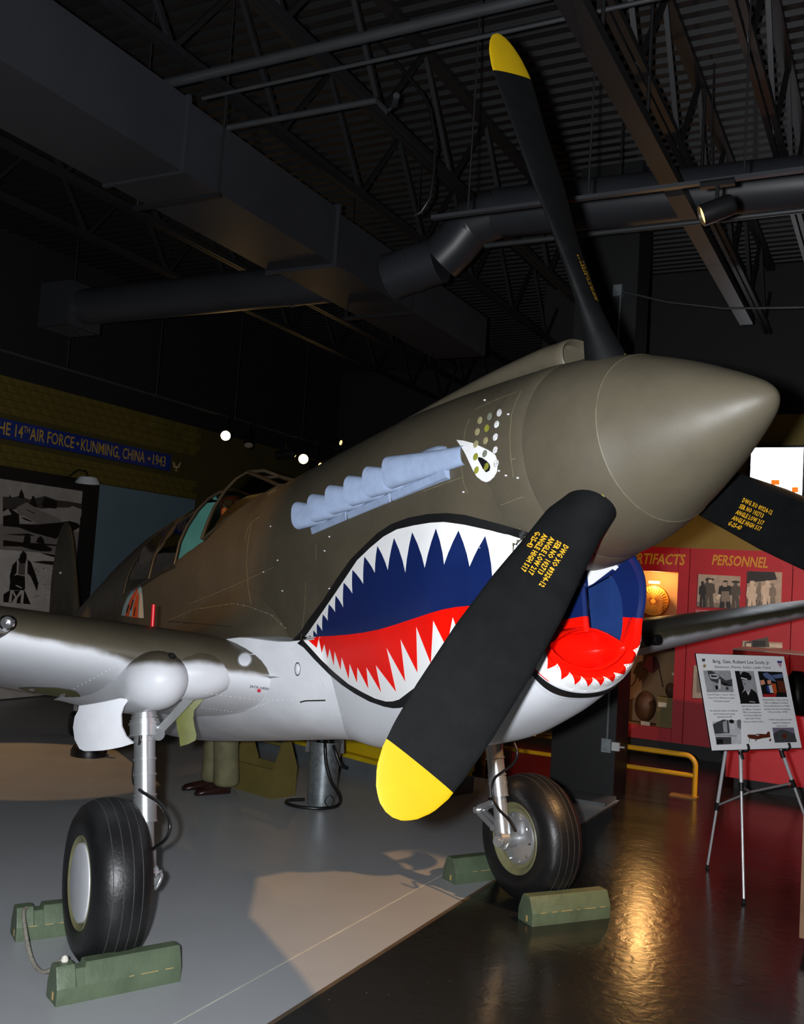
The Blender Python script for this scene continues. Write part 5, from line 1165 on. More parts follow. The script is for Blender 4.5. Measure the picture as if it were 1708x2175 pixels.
# ---- fittings on the column
cj = px_a(1289, 1583, 5.37); jb_ = thing('junction_box', cj, 'grey switch box on the side of the black column near the floor', 'switch box')
mb = MB(); mb.obox(cj, RB*.045, RA*.025, Vector((0, 0, .062))); mb.build('box_body', m_galv, jb_, 0)
mb = MB(); mb.obox(cj-RB*.085, RB*.035, RA*.02, Vector((0, 0, .038))); mb.tube([cj-RB*.115, cj-RB*.165], .008, 8); mb.build('plug', mat('pale_plastic', (205, 206, 204), .4), jb_, .5)
cu_ = px_a(1294, 1480, 5.385); mb = MB(); mb.tube([cj+Vector((0, 0, .06)), Vector((cj.x, cj.y, 0))+Vector((0, 0, cu_.z)), Vector((cj.x, cj.y, 3.6))], .011, 8); mb.build('conduit', m_galv, jb_, .6)
ub = px_a(1313, 618, 5.365); ub_ = thing('junction_box', ub, 'grey junction box high on the black column above the spinner', 'junction box')
mb = MB(); mb.obox(ub, RB*.042, RA*.03, Vector((0, 0, .055))); mb.build('box_body', m_galv, ub_, 0)
mb = MB(); mb.tube([ub-RB*.025-Vector((0, 0, .05)), ub-RB*.025-Vector((0, 0, .9))], .009, 8); mb.build('conduit', m_galv, ub_, .6)
# ---- yellow guard rail
YA = 6.08; rz1 = px_a(1440, 1601, YA).z; rz0 = px_a(1440, 1643, YA).z; yb = .83
gr = thing('guard_rail', room(YA, 1.6, 0), 'low yellow tubular guard rail in front of the red panels', 'guard rail'); m_yrail = mat('yellow_rail_paint', (222, 160, 22), .35, var=.06)
mb = MB(); arc_ = [room(YA, yb+.10*(1-sin(t)), rz1-.10*(1-cos(t))) for t in [k*pi/16 for k in range(9)]]
mb.tube([room(YA, 4.6, rz1)]+arc_+[room(YA, yb, .01)], .024, 14); mb.build('top_rail', m_yrail, gr, .8)
mb = MB(); mb.tube([room(YA, 4.6, rz0), room(YA, yb, rz0)], .022, 12); mb.build('mid_rail', m_yrail, gr, .8)
mb = MB(); rbox(mb, YA-.07, YA+.07, yb-.03, yb+.22, 0, .012); mb.build('foot_plate', mat('brown_yellow_plate', (150, 100, 30), .5), gr, 0)
mb = MB(); mb.tube([room(YA, 3.0, 0), room(YA, 3.0, rz1)], .022, 12); mb.build('post', m_yrail, gr, .8)
# ---- easel with information board
DSC = 6.5/6.05
BC = [Vector((-1.516, 2.099, 1.535)), Vector((-1.469, 2.866, 1.535)), Vector((-1.307, 2.856, .977)), Vector((-1.354, 2.089, .977))]
BC = [CAM+(p-CAM)*DSC for p in BC]
bu = (BC[1]-BC[0]); BWD = bu.length; bu.normalize(); bv = (BC[0]-BC[3]); BHT = bv.length; bv.normalize(); bn = bu.cross(bv)   # bn faces the viewer
m_easel = mat('silver_tube', (205, 207, 210), .28, .35, var=.03)
ea = thing('tripod_easel', (-1.7, 3.0, 0), 'silver tripod easel standing on the dark floor', 'easel')
hook1 = BC[3]+bu*BWD*.335; hook2 = BC[3]+bu*BWD*.80
feet = [Vector((-1.475, 2.571, 0)), Vector((-1.524, 3.492, 0)), Vector((-2.10, 2.96, 0))]
apex = (BC[0]+BC[1])/2-bn*.036-bv*.06
kn_ = [hook1-bn*.030-bv*.01, hook2-bn*.030-bv*.01]
spread = []
for i in range(3):
    top_ = apex; mid = kn_[i] if i < 2 else top_+(feet[2]-top_)*.55
    j = mid+(feet[i]-mid)*(.24 if i < 2 else .30); spread.append(j)
    mb = MB(); mb.tube([top_, mid, j], .012, 12); lg_ = mb.build('leg', m_easel, ea, .8)
    mb = MB(); mb.tube([j, feet[i]+Vector((0, 0, .02))], .0085, 12); mb.build('leg_extension', m_easel, lg_, .8)
    mb = MB(); mb.tube([j+(top_-j).normalized()*.025, j-(j-feet[i]).normalized()*.03], .017, 12); mb.build('clamp', m_can, lg_, .6)
    mb = MB(); mb.tube([feet[i]+Vector((0, 0, .028)), feet[i]], [.010, .014], 10); mb.build('rubber_foot', m_can, lg_, .6)
hubp = sum(spread, Vector())/3
for j in spread:
    mb = MB(); mb.bar(j, hubp, .012, .012); mb.build('spreader_bar', m_alu, ea, 0)
for hk in (hook1, hook2):
    mb = MB(); mb.tube([hk-bn*.034-bv*.012, hk+bn*.03-bv*.012, hk+bn*.045+bv*.005, hk+bn*.04+bv*.03], .008, 8); mb.tube([hk-bn*.034-bv*.008, hk-bn*.026-bv*.06], .015, 12); mb.build('hook', m_can, ea, .6)
mb = MB(); mb.ell(apex, (.03, .03, .04), 12, 8); mb.build('apex_block', m_can, ea, .8)
bd = thing('information_board', BC[3], 'white information board with photographs and captions on the silver easel', 'sign')
mb = MB(); mb.obox((BC[0]+BC[2])/2-bn*.004, bu*BWD/2, bv*BHT/2, bn*.004); mb.build('board', [mat('board_white', (246, 246, 248), .35, var=.02)], bd, 0)
mb = MB(); mb.obox((BC[0]+BC[2])/2-bn*.0105, bu*(BWD/2+.004), bv*(BHT/2+.004), bn*.0035); mb.build('board_backing', m_can, bd, 0)
m_ink = mat('black_ink', (26, 26, 30), .5, var=0)
BP = lambda x, y: pxplane(x, y, BC[0], bn)
AI = lambda x, y: BP(1460+x*.1452, 1370+y*.1452)
def btext(s, x0, y0, x1, y1, hpx, mb, bold=0.0):
    p = AI(x0, y0); q = AI(x1, y1); V, F_ = text2d(s, 1.0, bold=bold); mn_ = min(v[0] for v in V); mx_ = max(v[0] for v in V); h = (AI(x0, y0-hpx)-AI(x0, y0)).dot(bv)
    mb.add([p+(q-p)*((v[0]-mn_)/(mx_-mn_))+bv*(v[1]/.72*h)+bn*.0008 for v in V], F_)
mb = MB(); btext('Brig. Gen. Robert Lee Scott, Jr.', 378, 262, 1212, 280, 50, mb, .012); mb.build('title_lettering', m_ink, bd, 0)
mb = MB(); btext('Adventurer, Warrior, Author, Leader, Friend', 400, 336, 1218, 349, 38, mb, .006); mb.build('subtitle_lettering', m_ink, bd, 0)
caps = [([(288, 735, 695, 740, 'Colonel Robert L. Scott in 1942 in'), (308, 783, 690, 787, 'front of his P-40E that he called'), (380, 832, 628, 834, '"Old Exterminator"')]),
 ([(332, 972, 738, 972, 'He achieved at least 13 confirmed'), (384, 1018, 700, 1018, 'aerial victories over enemy'), (440, 1062, 655, 1062, 'Japanese aircraft')]),
 ([(795, 905, 1062, 905, 'General Scott was born'), (805, 952, 1075, 952, 'near Macon, Georgia in'), (810, 995, 1085, 997, '1908. A true adventurer,'), (825, 1040, 1090, 1040, 'the General walked the'), (852, 1085, 1075, 1085, 'great wall of China'), (828, 1132, 1115, 1130, 'living on oatmeal cookies.')]),
 ([(1103, 812, 1478, 815, 'General Robert L. Scott in the late'), (1122, 858, 1480, 858, '1990s in the Museum of Aviation.'), (1120, 902, 1495, 904, 'The aircraft behind him is a P-40N'), (1128, 948, 1505, 948, 'painted in the colors and markings'), (1178, 990, 1470, 990, 'of the one he flew in WWII.')]),
 ([(1198, 1102, 1530, 1102, 'He flew many types of aircraft,'), (1242, 1148, 1512, 1148, 'ranging from biplanes to'), (1305, 1192, 1465, 1192, 'supersonic jets')])]
for blk in caps:
    mb = MB()
    for x0, y0, x1, y1, s in blk: btext(s, x0, y0, x1, y1, 25, mb, .01)
    mb.build('caption_lettering', m_ink, bd, 0)
GR = [mat('board_grey_%d' % v, (v, v, int(v*1.03)), .4, var=.15, scale=30) for v in (24, 70, 120, 165, 205)]
CL = {'orange': mat('board_orange', (196, 82, 34), .4), 'brown': mat('board_brown', (96, 44, 28), .4), 'sky': mat('board_sky', (92, 108, 150), .4), 'flesh': mat('board_flesh', (214, 150, 120), .4), 'mauve': mat('board_mauve', (118, 108, 128), .4, var=.2, scale=20), 'bluep': mat('board_blue', (46, 60, 130), .4), 'redp': mat('board_red', (176, 34, 44), .4), 'gold': mat('board_gold', (150, 124, 70), .4)}
PM = GR+list(CL.values()); PI = {k: 5+i for i, k in enumerate(CL)}
def bprint(name, shapes, lab):
    mb = MB()
    for i, (mi, L) in enumerate(shapes):
        mi = PI[mi] if isinstance(mi, str) else mi
        Q = [AI(x, y) for x, y in L]; V, F_ = tess([((q-BC[3]).dot(bu), (q-BC[3]).dot(bv)) for q in Q], 9.0); mb.add([BC[3]+bu*a+bv*b+bn*(.0008+.0003*i) for a, b in V], F_, mi)
    o = mb.build(name, PM, bd, 0); part_label(o, lab); o['kind'] = 'stuff'
bprint('printed_photo', [(3, [(230, 373), (628, 374), (680, 690), (285, 692)]), (1, [(290, 375), (350, 375), (480, 460), (560, 520), (655, 500), (660, 605), (560, 600), (440, 560), (340, 520), (310, 440)]), (4, [(320, 430), (420, 425), (470, 470), (430, 500), (340, 490)]), (0, [(340, 440), (430, 450), (440, 470), (350, 470)]), (0, [(480, 530), (560, 560), (650, 600), (540, 590)]), (0, [(400, 600), (440, 590), (450, 640), (420, 660)]), (1, [(560, 610), (600, 620), (600, 660), (560, 655)]), (4, [(455, 500), (480, 500), (490, 640), (450, 640)])], 'grey printed photo of a pilot by a fighter')
bprint('printed_photo', [(3, [(692, 380), (970, 382), (1058, 860), (782, 860)]), (0, [(692, 380), (760, 380), (830, 640), (800, 700), (782, 860)]), (0, [(770, 450), (800, 400), (830, 388), (900, 410), (940, 470), (930, 515), (780, 510)]), (4, [(785, 470), (880, 495), (870, 510), (782, 495)]), (3, [(795, 515), (925, 515), (920, 600), (885, 670), (850, 670), (815, 600)]), (1, [(820, 560), (850, 565), (850, 575), (820, 570)]), (0, [(770, 860), (800, 700), (850, 660), (890, 740), (930, 640), (1010, 700), (1058, 860)]), (4, [(855, 670), (890, 740), (925, 650), (905, 680), (880, 690)]), (3, [(905, 820), (985, 830), (985, 845), (905, 835)])], 'grey printed portrait of an officer in a peaked cap')
bprint('printed_photo', [(0, [(1030, 385), (1388, 395), (1462, 762), (1105, 762)]), ('sky', [(1100, 420), (1160, 400), (1240, 450), (1300, 540), (1200, 510), (1130, 470)]), ('sky', [(1240, 440), (1390, 420), (1395, 480), (1280, 490)]), ('flesh', [(1060, 520), (1120, 510), (1140, 570), (1080, 590)]), ('flesh', [(1165, 520), (1220, 510), (1225, 570), (1175, 575)]), (4, [(1180, 600), (1235, 580), (1260, 700), (1210, 700)]), ('orange', [(1225, 560), (1290, 570), (1310, 700), (1265, 730), (1245, 640)]), ('bluep', [(1150, 600), (1180, 590), (1210, 690), (1170, 690)]), ('brown', [(1310, 520), (1400, 530), (1450, 700), (1330, 690)]), ('redp', [(1105, 720), (1300, 720), (1290, 760), (1110, 760)])], 'colour printed photo of visitors beside a fighter')
bprint('printed_photo', [(4, [(365, 1120), (780, 1095), (790, 1450), (425, 1462)]), (1, [(370, 1160), (520, 1090), (600, 1100), (620, 1290), (400, 1300)]), (3, [(515, 1130), (575, 1100), (590, 1280), (530, 1280)]), (0, [(605, 1100), (650, 1088), (685, 1110), (670, 1150), (615, 1140)]), (2, [(720, 1110), (760, 1085), (785, 1110), (780, 1240), (730, 1200)]), (3, [(400, 1300), (720, 1320), (720, 1345), (400, 1330)]), (1, [(410, 1345), (640, 1350), (640, 1450), (425, 1460)]), (0, [(430, 1380), (520, 1380), (520, 1440), (430, 1450)])], 'grey printed drawing of a pilot in a cockpit')
bprint('printed_aircraft', [('brown', [(875, 1315), (900, 1310), (1000, 1310), (1020, 1298), (1090, 1300), (1150, 1305), (1180, 1265), (1205, 1270), (1215, 1350), (1100, 1365), (1020, 1385), (920, 1370), (885, 1345)]), (3, [(1000, 1310), (1040, 1305), (1050, 1330), (1005, 1330)]), (2, [(985, 1385), (1010, 1385), (1010, 1408), (990, 1408)]), ('brown', [(1195, 1375), (1222, 1370), (1222, 1410), (1200, 1410)]), (1, [(900, 1350), (908, 1350), (912, 1425), (906, 1425)])], 'small printed side view of a brown fighter')
bprint('printed_photo', [('mauve', [(1242, 1210), (1555, 1208), (1600, 1422), (1280, 1430)]), (1, [(1255, 1300), (1350, 1240), (1400, 1235), (1570, 1300), (1590, 1380), (1270, 1390)]), ('brown', [(1385, 1310), (1420, 1290), (1470, 1330), (1430, 1380), (1390, 1350)]), (1, [(1275, 1390), (1595, 1375), (1600, 1422), (1280, 1430)])], 'dim colour printed photo of hills')
bprint('printed_medal', [(1, [(210, 200), (262, 202), (255, 250), (245, 235), (240, 265), (233, 235), (220, 248)]), ('gold', [(248, 262), (256, 290), (282, 298), (262, 314), (268, 340), (250, 324), (232, 340), (238, 314), (222, 298), (244, 290)])], 'printed medal with a bronze star')
bprint('printed_shield', [('bluep', [(1315, 228), (1350, 236), (1382, 230), (1384, 262), (1318, 262)]), (4, [(1318, 262), (1384, 262), (1380, 290), (1360, 336), (1335, 300)]), ('redp', [(1330, 262), (1342, 262), (1346, 310), (1338, 300)]), ('redp', [(1354, 262), (1366, 262), (1368, 315), (1358, 336)])], 'printed red and blue shield')
# ---- wooden plinth at the picture's right edge
pc = px_floor(1697, 2012, .04); pcr = to_room(pc); wp = thing('wooden_plinth', (pc.x, pc.y, 0), 'low brown wooden plinth standing on the dark floor next to the easel', 'plinth')
mb = MB(); rbox(mb, pcr[0], pcr[0]+.9, pcr[1]-.7, pcr[1], .09, .74); mb.build('plinth_body', mat('brown_wood', (122, 88, 58), .4, var=.2, scale=6), wp, 0)
mb = MB(); rbox(mb, pcr[0]+.05, pcr[0]+.85, pcr[1]-.65, pcr[1]-.04, 0, .09); mb.build('toe_kick', m_dark, wp, 0)
# ---- chocks
m_chock = mat('green_chock_paint', (84, 98, 76), .5, var=.2, scale=7, bump=.25, bscale=30)
m_wood = mat('bare_wood', (196, 164, 100), .7, var=.2, scale=20)
def chock(p0, p1, w, h, label, notch=True):
    p0 = Vector(p0); p1 = Vector(p1); d = (p1-p0); L = d.length; d.normalize(); s_ = Vector((-d.y, d.x, 0)); t = thing('wheel_chock', (p0+p1)/2, label, 'wheel chock', 'wheel chocks')
    prof = [(-.5, 0), (.5, 0), (.5, .45), (.28, .93), (.22, 1), (-.22, 1), (-.28, .93), (-.5, .45)]
    stn = [0, .008, .14, .15, .16, .22, .23, .985, 1] if notch else [0, .01, .5, .985, 1]
    rings = []
    for u_ in stn:
        k = 1.0
        if notch and .14 < u_ < .225: k = .86
        e = .985 if u_ in (0, 1) else 1
        rings.append([p0+d*(L*u_)+s_*(a*w*e)+Vector((0, 0, b*h*(k if b > .5 else 1)*(e if b else 1))) for a, b in prof])
    mb = MB(); mb.loft(rings); mb.build('chock_block', m_chock, t, .3)
    for u0, u1 in ((.10, .17), (.24, .31), (.36, .50), (.56, .60), (.66, .80), (.86, .93)):
        if random.random() < .25: continue
        mb = MB(); mb.bar(p0+d*(L*u0)-s_*(w*.5)+Vector((0, 0, h*.452)), p0+d*(L*u1)-s_*(w*.5)+Vector((0, 0, h*.452)), .0016, .0026); mb.build('worn_edge', m_wood, t, 0)
    mb = MB(); mb.obox(p0+d*.004-s_*(w*.12)+Vector((0, 0, .03)), d*.005, s_*.008, Vector((0, 0, .016))); mb.build('bare_patch', m_wood, t, 0)
    return t
CW, CHH = .142, .150
fa, fb = px_floor(118, 2140), px_floor(383, 2085)
def ch(e0, e1, sd, lab, CW=CW, **k):                  # e0, e1: floor points along the edge nearest the lens
    d = (e1-e0).normalized(); s_ = Vector((-d.y, d.x, 0)); return chock(e0+s_*CW/2*sd, e1+s_*CW/2*sd, CW, CHH, lab, **k)
ch(fa, fb, 1, 'green wooden chock with a rope end in front of the wheel with the white cover', CW=.128)
r0 = px_floor(45, 2006)+Vector((-.02, 0, 0)); ch(Vector((-2.385, -1.575, 0)), Vector((-2.385, -1.02, 0)), 1, 'green wooden chock behind the wheel with the white cover')
ch(px_floor(1130, 1969), px_floor(1296, 1950), 1, 'green wooden chock in front of the wheel that stands on the dark floor', notch=False)
ch(Vector((-2.40, 1.02, 0)), Vector((-2.40, 1.56, 0)), 1, 'green wooden chock behind the wheel that stands on the dark floor', notch=False)
rp = [Vector((-2.42, -1.53, .148)), Vector((-2.36, -1.555, .150)), Vector((-2.22, -1.57, .115)), Vector((-2.05, -1.575, .06)), Vector((-1.90, -1.565, .045)), Vector((-1.78, -1.545, .085)), Vector((-1.72, -1.525, .14)), Vector((-1.69, -1.51, .155))]
fine = []
for i in range(len(rp)-1):
    q0_, q1_, q2_, q3_ = rp[max(i-1, 0)], rp[i], rp[i+1], rp[min(i+2, len(rp)-1)]
    for k in range(6):
        t = k/6; fine.append(.5*((2*q1_)+(q2_-q0_)*t+(2*q0_-5*q1_+4*q2_-q3_)*t*t+(3*q1_-3*q2_-q0_+q3_)*t**3))
fine.append(rp[-1]); mb = MB(); mb.tube(fine, .0095, 8)
ro_ = thing('chock_rope', (-2.05, -1.6, 0), 'pale grey rope linking the two chocks of the wheel with the white cover', 'rope'); mb.build('rope_line', mat('grey_rope', (150, 146, 134), .8, var=.3, scale=60, bump=.4, bscale=120), ro_, .8)
mb = MB(); mb.ell(rp[-1]+Vector((0, 0, .0)), (.016, .016, .02), 10, 6); mb.build('rope_knot', mat('white_rope', (220, 216, 205), .8, var=.2, scale=60), ro_, .8)
# ---- toolbox
m_tool = mat('mustard_olive_wood', (106, 95, 48), .55, var=.12, scale=5)
c1_ = px_floor(578, 1698); c2_ = px_floor(627, 1690); c3_ = px_floor(507, 1671)
eu = (c2_-c1_); EW = eu.length; eu.normalize(); lv = (c3_-c1_); lv = lv-eu*lv.dot(eu); LW = lv.length*1.0; lv.normalize(); EW = max(EW, .24)
hb0 = (1642-1698); SH = .235; PHT = .46
tb = thing('wooden_toolbox', c1_, 'mustard olive wooden toolbox with pointed ends and a carrying handle', 'toolbox')
for k, off in enumerate((0, LW-.02)):
    mb = MB(); prof = [(0, 0), (EW, 0), (EW, SH+.01), (EW*.66, PHT), (EW*.34, PHT), (0, SH+.01)]
    o_ = c1_+lv*off; n = len(prof); P_ = [o_+eu*a+Vector((0, 0, b)) for a, b in prof]; P2 = [p+lv*.02 for p in P_]
    mb.add(P_+P2, [tuple(range(n)), tuple(range(2*n-1, n-1, -1))]+[(j, (j+1) % n, n+(j+1) % n, n+j) for j in range(n)]); mb.build('end_board', m_tool, tb, 0)
for off in (.0, EW-.018):
    mb = MB(); mb.obox(c1_+eu*(off+.009)+lv*(LW/2)+Vector((0, 0, SH/2)), eu*.009, lv*(LW/2-.021), Vector((0, 0, SH/2))); mb.build('side_board', m_tool, tb, 0)
mb = MB(); mb.obox(c1_+eu*EW/2+lv*(LW/2)+Vector((0, 0, .012)), eu*(EW/2-.02), lv*(LW/2-.021), Vector((0, 0, .01))); mb.build('bottom_board', m_tool, tb, 0)
mb = MB(); mb.tube([c1_+eu*EW/2+lv*.021+Vector((0, 0, PHT-.035)), c1_+eu*EW/2+lv*(LW-.021)+Vector((0, 0, PHT-.035))], .016, 12); mb.build('handle', m_tool, tb, .6)
# ---- galvanised pump can
cp0 = px_floor(682, 1708); pc_ = thing('pump_can', cp0, 'galvanised stirrup pump can with black handles and hose', 'pump can')
mb = MB(); mb.lathe([(.118, 0), (.118, .012), (.120, .10), (.124, .10), (.124, .112), (.121, .112), (.128, .40), (.134, .40), (.134, .415), (.129, .415), (.132, .50), (.138, .505), (.138, .515), (.125, .515), (.12, .49), (.01, .48)], cp0, (0, 0, 1), 36); mb.build('can', m_galv, pc_, .5)
vw = Vector((CAM.x-cp0.x, CAM.y-cp0.y, 0)).normalized(); sw = Vector((-vw.y, vw.x, 0))
mb = MB(); mb.tube([cp0+Vector((0, 0, .48)), cp0+Vector((0, 0, .60))], .022, 12); mb.bar(cp0+sw*.14+Vector((0, 0, .53)), cp0-sw*.14+Vector((0, 0, .53)), .03, .03)
for s_ in (-1, 1):
    mb.bar(cp0+sw*.135*s_+Vector((0, 0, .54)), cp0+sw*.145*s_+Vector((0, 0, .42)), .028, .03); mb.bar(cp0+sw*.05*s_+Vector((0, 0, .54)), cp0+sw*.075*s_+vw*.08+Vector((0, 0, .46)), .022, .022)
mb.bar(cp0+sw*.13+Vector((0, 0, .60)), cp0-sw*.13+Vector((0, 0, .60)), .026, .03); mb.build('pump_head', m_can, pc_, .4)
def hose(pts, r, name, parent, m=m_hose):
    f_ = []
    for i in range(len(pts)-1):
        q0_, q1_, q2_, q3_ = pts[max(i-1, 0)], pts[i], pts[i+1], pts[min(i+2, len(pts)-1)]
        for k in range(6):
            t = k/6; f_.append(.5*((2*q1_)+(q2_-q0_)*t+(2*q0_-5*q1_+4*q2_-q3_)*t*t+(3*q1_-3*q2_-q0_+q3_)*t**3))
    f_.append(pts[-1]); mb = MB(); mb.tube(f_, r, 10); return mb.build(name, m, parent, .8)
O = lambda s_, v_, z: cp0+sw*s_+vw*v_+Vector((0, 0, z))
# sw points to the picture's left when negative; hose falls across the can to the floor and coils
hose([O(.0, .06, .54), O(-.0, .16, .50), O(.02, .175, .36), O(.07, .17, .22), O(.135, .12, .12), O(.155, .08, .05), O(.12, .12, .014), O(0, .20, .012), O(-.16, .19, .012), O(-.27, .10, .012), O(-.27, -.02, .012), O(-.14, -.08, .012)], .014, 'hose', pc_)
hose([O(.04, .05, .54), O(.08, .13, .47), O(.13, .15, .36), O(.175, .13, .33)], .015, 'nozzle_hose', pc_)
hose([O(.06, .145, .012), O(.03, .165, .06), O(.06, .165, .11), O(.10, .155, .08), O(.09, .15, .03)], .004, 'wire_loop', pc_)
# ---- yellow tow beam on a grey base
yb0, yb1 = px_floor(627, 1610), px_floor(714, 1635); yd = (yb1-yb0).normalized(); y0_ = yb0-yd*1.4; y1_ = yb1+yd*1.35; ys = Vector((-yd.y, yd.x, 0))
if ys.dot(yb0-CAM) < 0: ys = -ys
ty_ = thing('yellow_dolly', (y0_+y1_)/2, 'long low yellow dolly with a grey skirt under the belly', 'dolly')
mb = MB(); mb.obox((y0_+y1_)/2+ys*.25+Vector((0, 0, .075)), yd*((y1_-y0_).length/2), ys*.25, Vector((0, 0, .075))); mb.build('skirt', mat('grey_skirt', (96, 102, 106), .6), ty_, 0)
m_yd = mat('yellow_dolly_paint', (206, 176, 20), .45, var=.1, scale=5)
mb = MB(); mb.obox((y0_+y1_)/2+ys*.22+Vector((0, 0, .17)), yd*((y1_-y0_).length/2), ys*.25, Vector((0, 0, .02))); mb.build('lower_flange', m_yd, ty_, 0)
mb = MB(); mb.obox((y0_+y1_)/2+ys*.28+Vector((0, 0, .235)), yd*((y1_-y0_).length/2), ys*.22, Vector((0, 0, .045))); mb.build('beam', m_yd, ty_, 0)
mb = MB(); mb.obox((y0_+y1_)/2+ys*.24+Vector((0, 0, .30)), yd*((y1_-y0_).length/2), ys*.25, Vector((0, 0, .02))); mb.build('upper_flange', m_yd, ty_, 0)
# ---- small black stanchion base under the far wing
sp_ = px_floor(188, 1604); mb = MB(); st2 = thing('stanchion', sp_, 'short black stanchion with a brass collar behind the grey gear door', 'stanchion')
mb.lathe([(.17, 0), (.17, .05), (.15, .09), (.06, .13), (.045, .2)], sp_, (0, 0, 1), 28); mb.build('base', m_can, st2, .5)
mb = MB(); mb.lathe([(.02, .2), (.02, .42), (.03, .43), (.03, .46), (.02, .47), (.005, .50)], sp_, (0, 0, 1), 16); mb.build('post', mat('brass', (170, 120, 50), .3, .9), st2, .5)

# ================================================================== FIGURES
def skin_figure(name, joints, edges, m, parent, sub=2):
    """one continuous body grown from a posed skeleton"""
    names = list(joints); me = bpy.data.meshes.new(name); org = Vector(parent['_o'])
    me.from_pydata([tuple(Vector(joints[n][0])-org) for n in names], [(names.index(a), names.index(b)) for a, b in edges], [])
    o = bpy.data.objects.new(name, me); COL.objects.link(o); o.parent = parent; o['_o'] = tuple(org)
    sk = o.modifiers.new('skin', 'SKIN'); sk.use_smooth_shade = True
    for i, n in enumerate(names):
        r = joints[n][1]; me.skin_vertices[0].data[i].radius = r if isinstance(r, tuple) else (r, r)
    me.skin_vertices[0].data[0].use_root = True
    sb = o.modifiers.new('sub', 'SUBSURF'); sb.levels = sub; sb.render_levels = sub
    me.materials.append(m)
    dg = bpy.context.evaluated_depsgraph_get(); dg.update(); ev = o.evaluated_get(dg); nm = bpy.data.meshes.new_from_object(ev)
    o.modifiers.clear(); o.data = nm; nm.shade_smooth()
    if not nm.materials: nm.materials.append(m)
    return o
def head(parent, c, f, upd, s, m_skinc, m_hat, goggles=True):
    """face with brow, nose, mouth, ears and a leather flying helmet; c: centre, f: facing, s: head height"""
    f = Vector(f).normalized(); u = (Vector(upd)-f*f.dot(Vector(upd))).normalized(); r = f.cross(u)
    H = lambda x, y, z: Vector(c)+r*(x*s)+f*(y*s)+u*(z*s)
    mb = MB(); rings = []
    for z, w, fr, bk in ((-.50, .10, .24, .02), (-.46, .17, .31, .10), (-.38, .23, .35, .22), (-.25, .28, .35, .32), (-.10, .31, .355, .40), (.0, .325, .345, .43), (.10, .33, .365, .44), (.25, .32, .345, .43), (.38, .27, .27, .37), (.47, .16, .16, .24), (.50, .05, .05, .08)):
        rings.append([H(w*sin(2*pi*j/28), (fr if cos(2*pi*j/28) > 0 else bk)*cos(2*pi*j/28), z) for j in range(28)])
    mb.loft(rings)
    mb.loft([[H(-.045, .33, -.02), H(.045, .33, -.02), H(0, .35, .05)], [H(-.05, .40, -.12), H(.05, .40, -.12), H(0, .43, -.09)], [H(-.055, .35, -.16), H(.055, .35, -.16), H(0, .41, -.15)]])
    for s_ in (-1, 1): mb.ell(H(.325*s_, -.02, -.03), (.03*s, .03*s, .075*s), 10, 6)
    fo_ = mb.build('face', m_skinc, parent, 1.0)
    mb = MB(); mb.ell(H(0, .345, -.265), (.075*s, .03*s, .02*s), 10, 6); mb.build('lips', mat('lip_tone', (150, 80, 70), .5), fo_, .9)
    for s_ in (-1, 1):
        mb = MB(); mb.ell(H(.12*s_, .315, .015), (.045*s, .035*s, .025*s), 10, 6); mb.build('eye', mat('eye_dark', (40, 30, 26), .2), fo_, .9)
    mb = MB(); rings = []
    for z, w, fr, bk in ((-.34, .30, .10, .30), (-.2, .335, .12, .40), (-.05, .36, .14, .46), (.08, .365, .20, .475), (.14, .365, .40, .475), (.27, .35, .38, .465), (.41, .30, .30, .40), (.50, .18, .18, .26), (.53, .04, .04, .08)):
        rings.append([H(w*sin(2*pi*j/28), (fr if cos(2*pi*j/28) > 0 else bk)*cos(2*pi*j/28), z) for j in range(28)])
    mb.loft(rings); mb.build('flying_helmet', m_hat, parent, 1.0)
    if goggles:
        for s_ in (-1, 1):
            mb = MB(); mb.lathe([(.135*s, -.05*s), (.145*s, .03*s), (.12*s, .05*s)], H(.15*s_, .40, .20), f+u*.3, 18); g0 = mb.build('goggle', m_steel, parent, .6)
            mb = MB(); mb.lathe([(.118*s, .052*s), (.01, .06*s)], H(.15*s_, .40, .20), f+u*.3, 18); mb.build('goggle_lens', mat('goggle_glass', (60, 62, 64), .06, var=0), g0, .6)
# pilot figure in the cockpit
m_flesh = mat('mannequin_skin', (196, 138, 112), .5, var=.05); m_leath = mat('dark_leather', (58, 34, 26), .45, var=.2, scale=12)
pil = thing('person', b2w((-3.95, 0, -.28)), 'pilot figure in a leather flying helmet, goggles and pale scarf seated in the cockpit', 'person')
Bq = lambda x, y, z: b2w((x, y, z))
sk_j = {'pelvis': (Bq(-4.02, 0, -.18), .14), 'waist': (Bq(-4.03, 0, -.02), .13), 'chest': (Bq(-3.99, 0, .16), .145), 'neck': (Bq(-3.88, -.035, .33), .062), 'throat': (Bq(-3.78, -.085, .455), .055),
  'shl': (Bq(-4.0, .19, .20), .075), 'ell': (Bq(-3.84, .26, -.02), .055), 'wrl': (Bq(-3.60, .14, -.08), .038), 'shr': (Bq(-4.0, -.19, .20), .075), 'elr': (Bq(-3.84, -.27, -.02), .055), 'wrr': (Bq(-3.60, -.14, -.08), .038),
  'hil': (Bq(-3.98, .11, -.22), .10), 'knl': (Bq(-3.58, .15, -.16), .07), 'anl': (Bq(-3.42, .15, -.30), .05), 'hir': (Bq(-3.98, -.11, -.22), .10), 'knr': (Bq(-3.58, -.15, -.16), .07), 'anr': (Bq(-3.42, -.15, -.30), .05)}
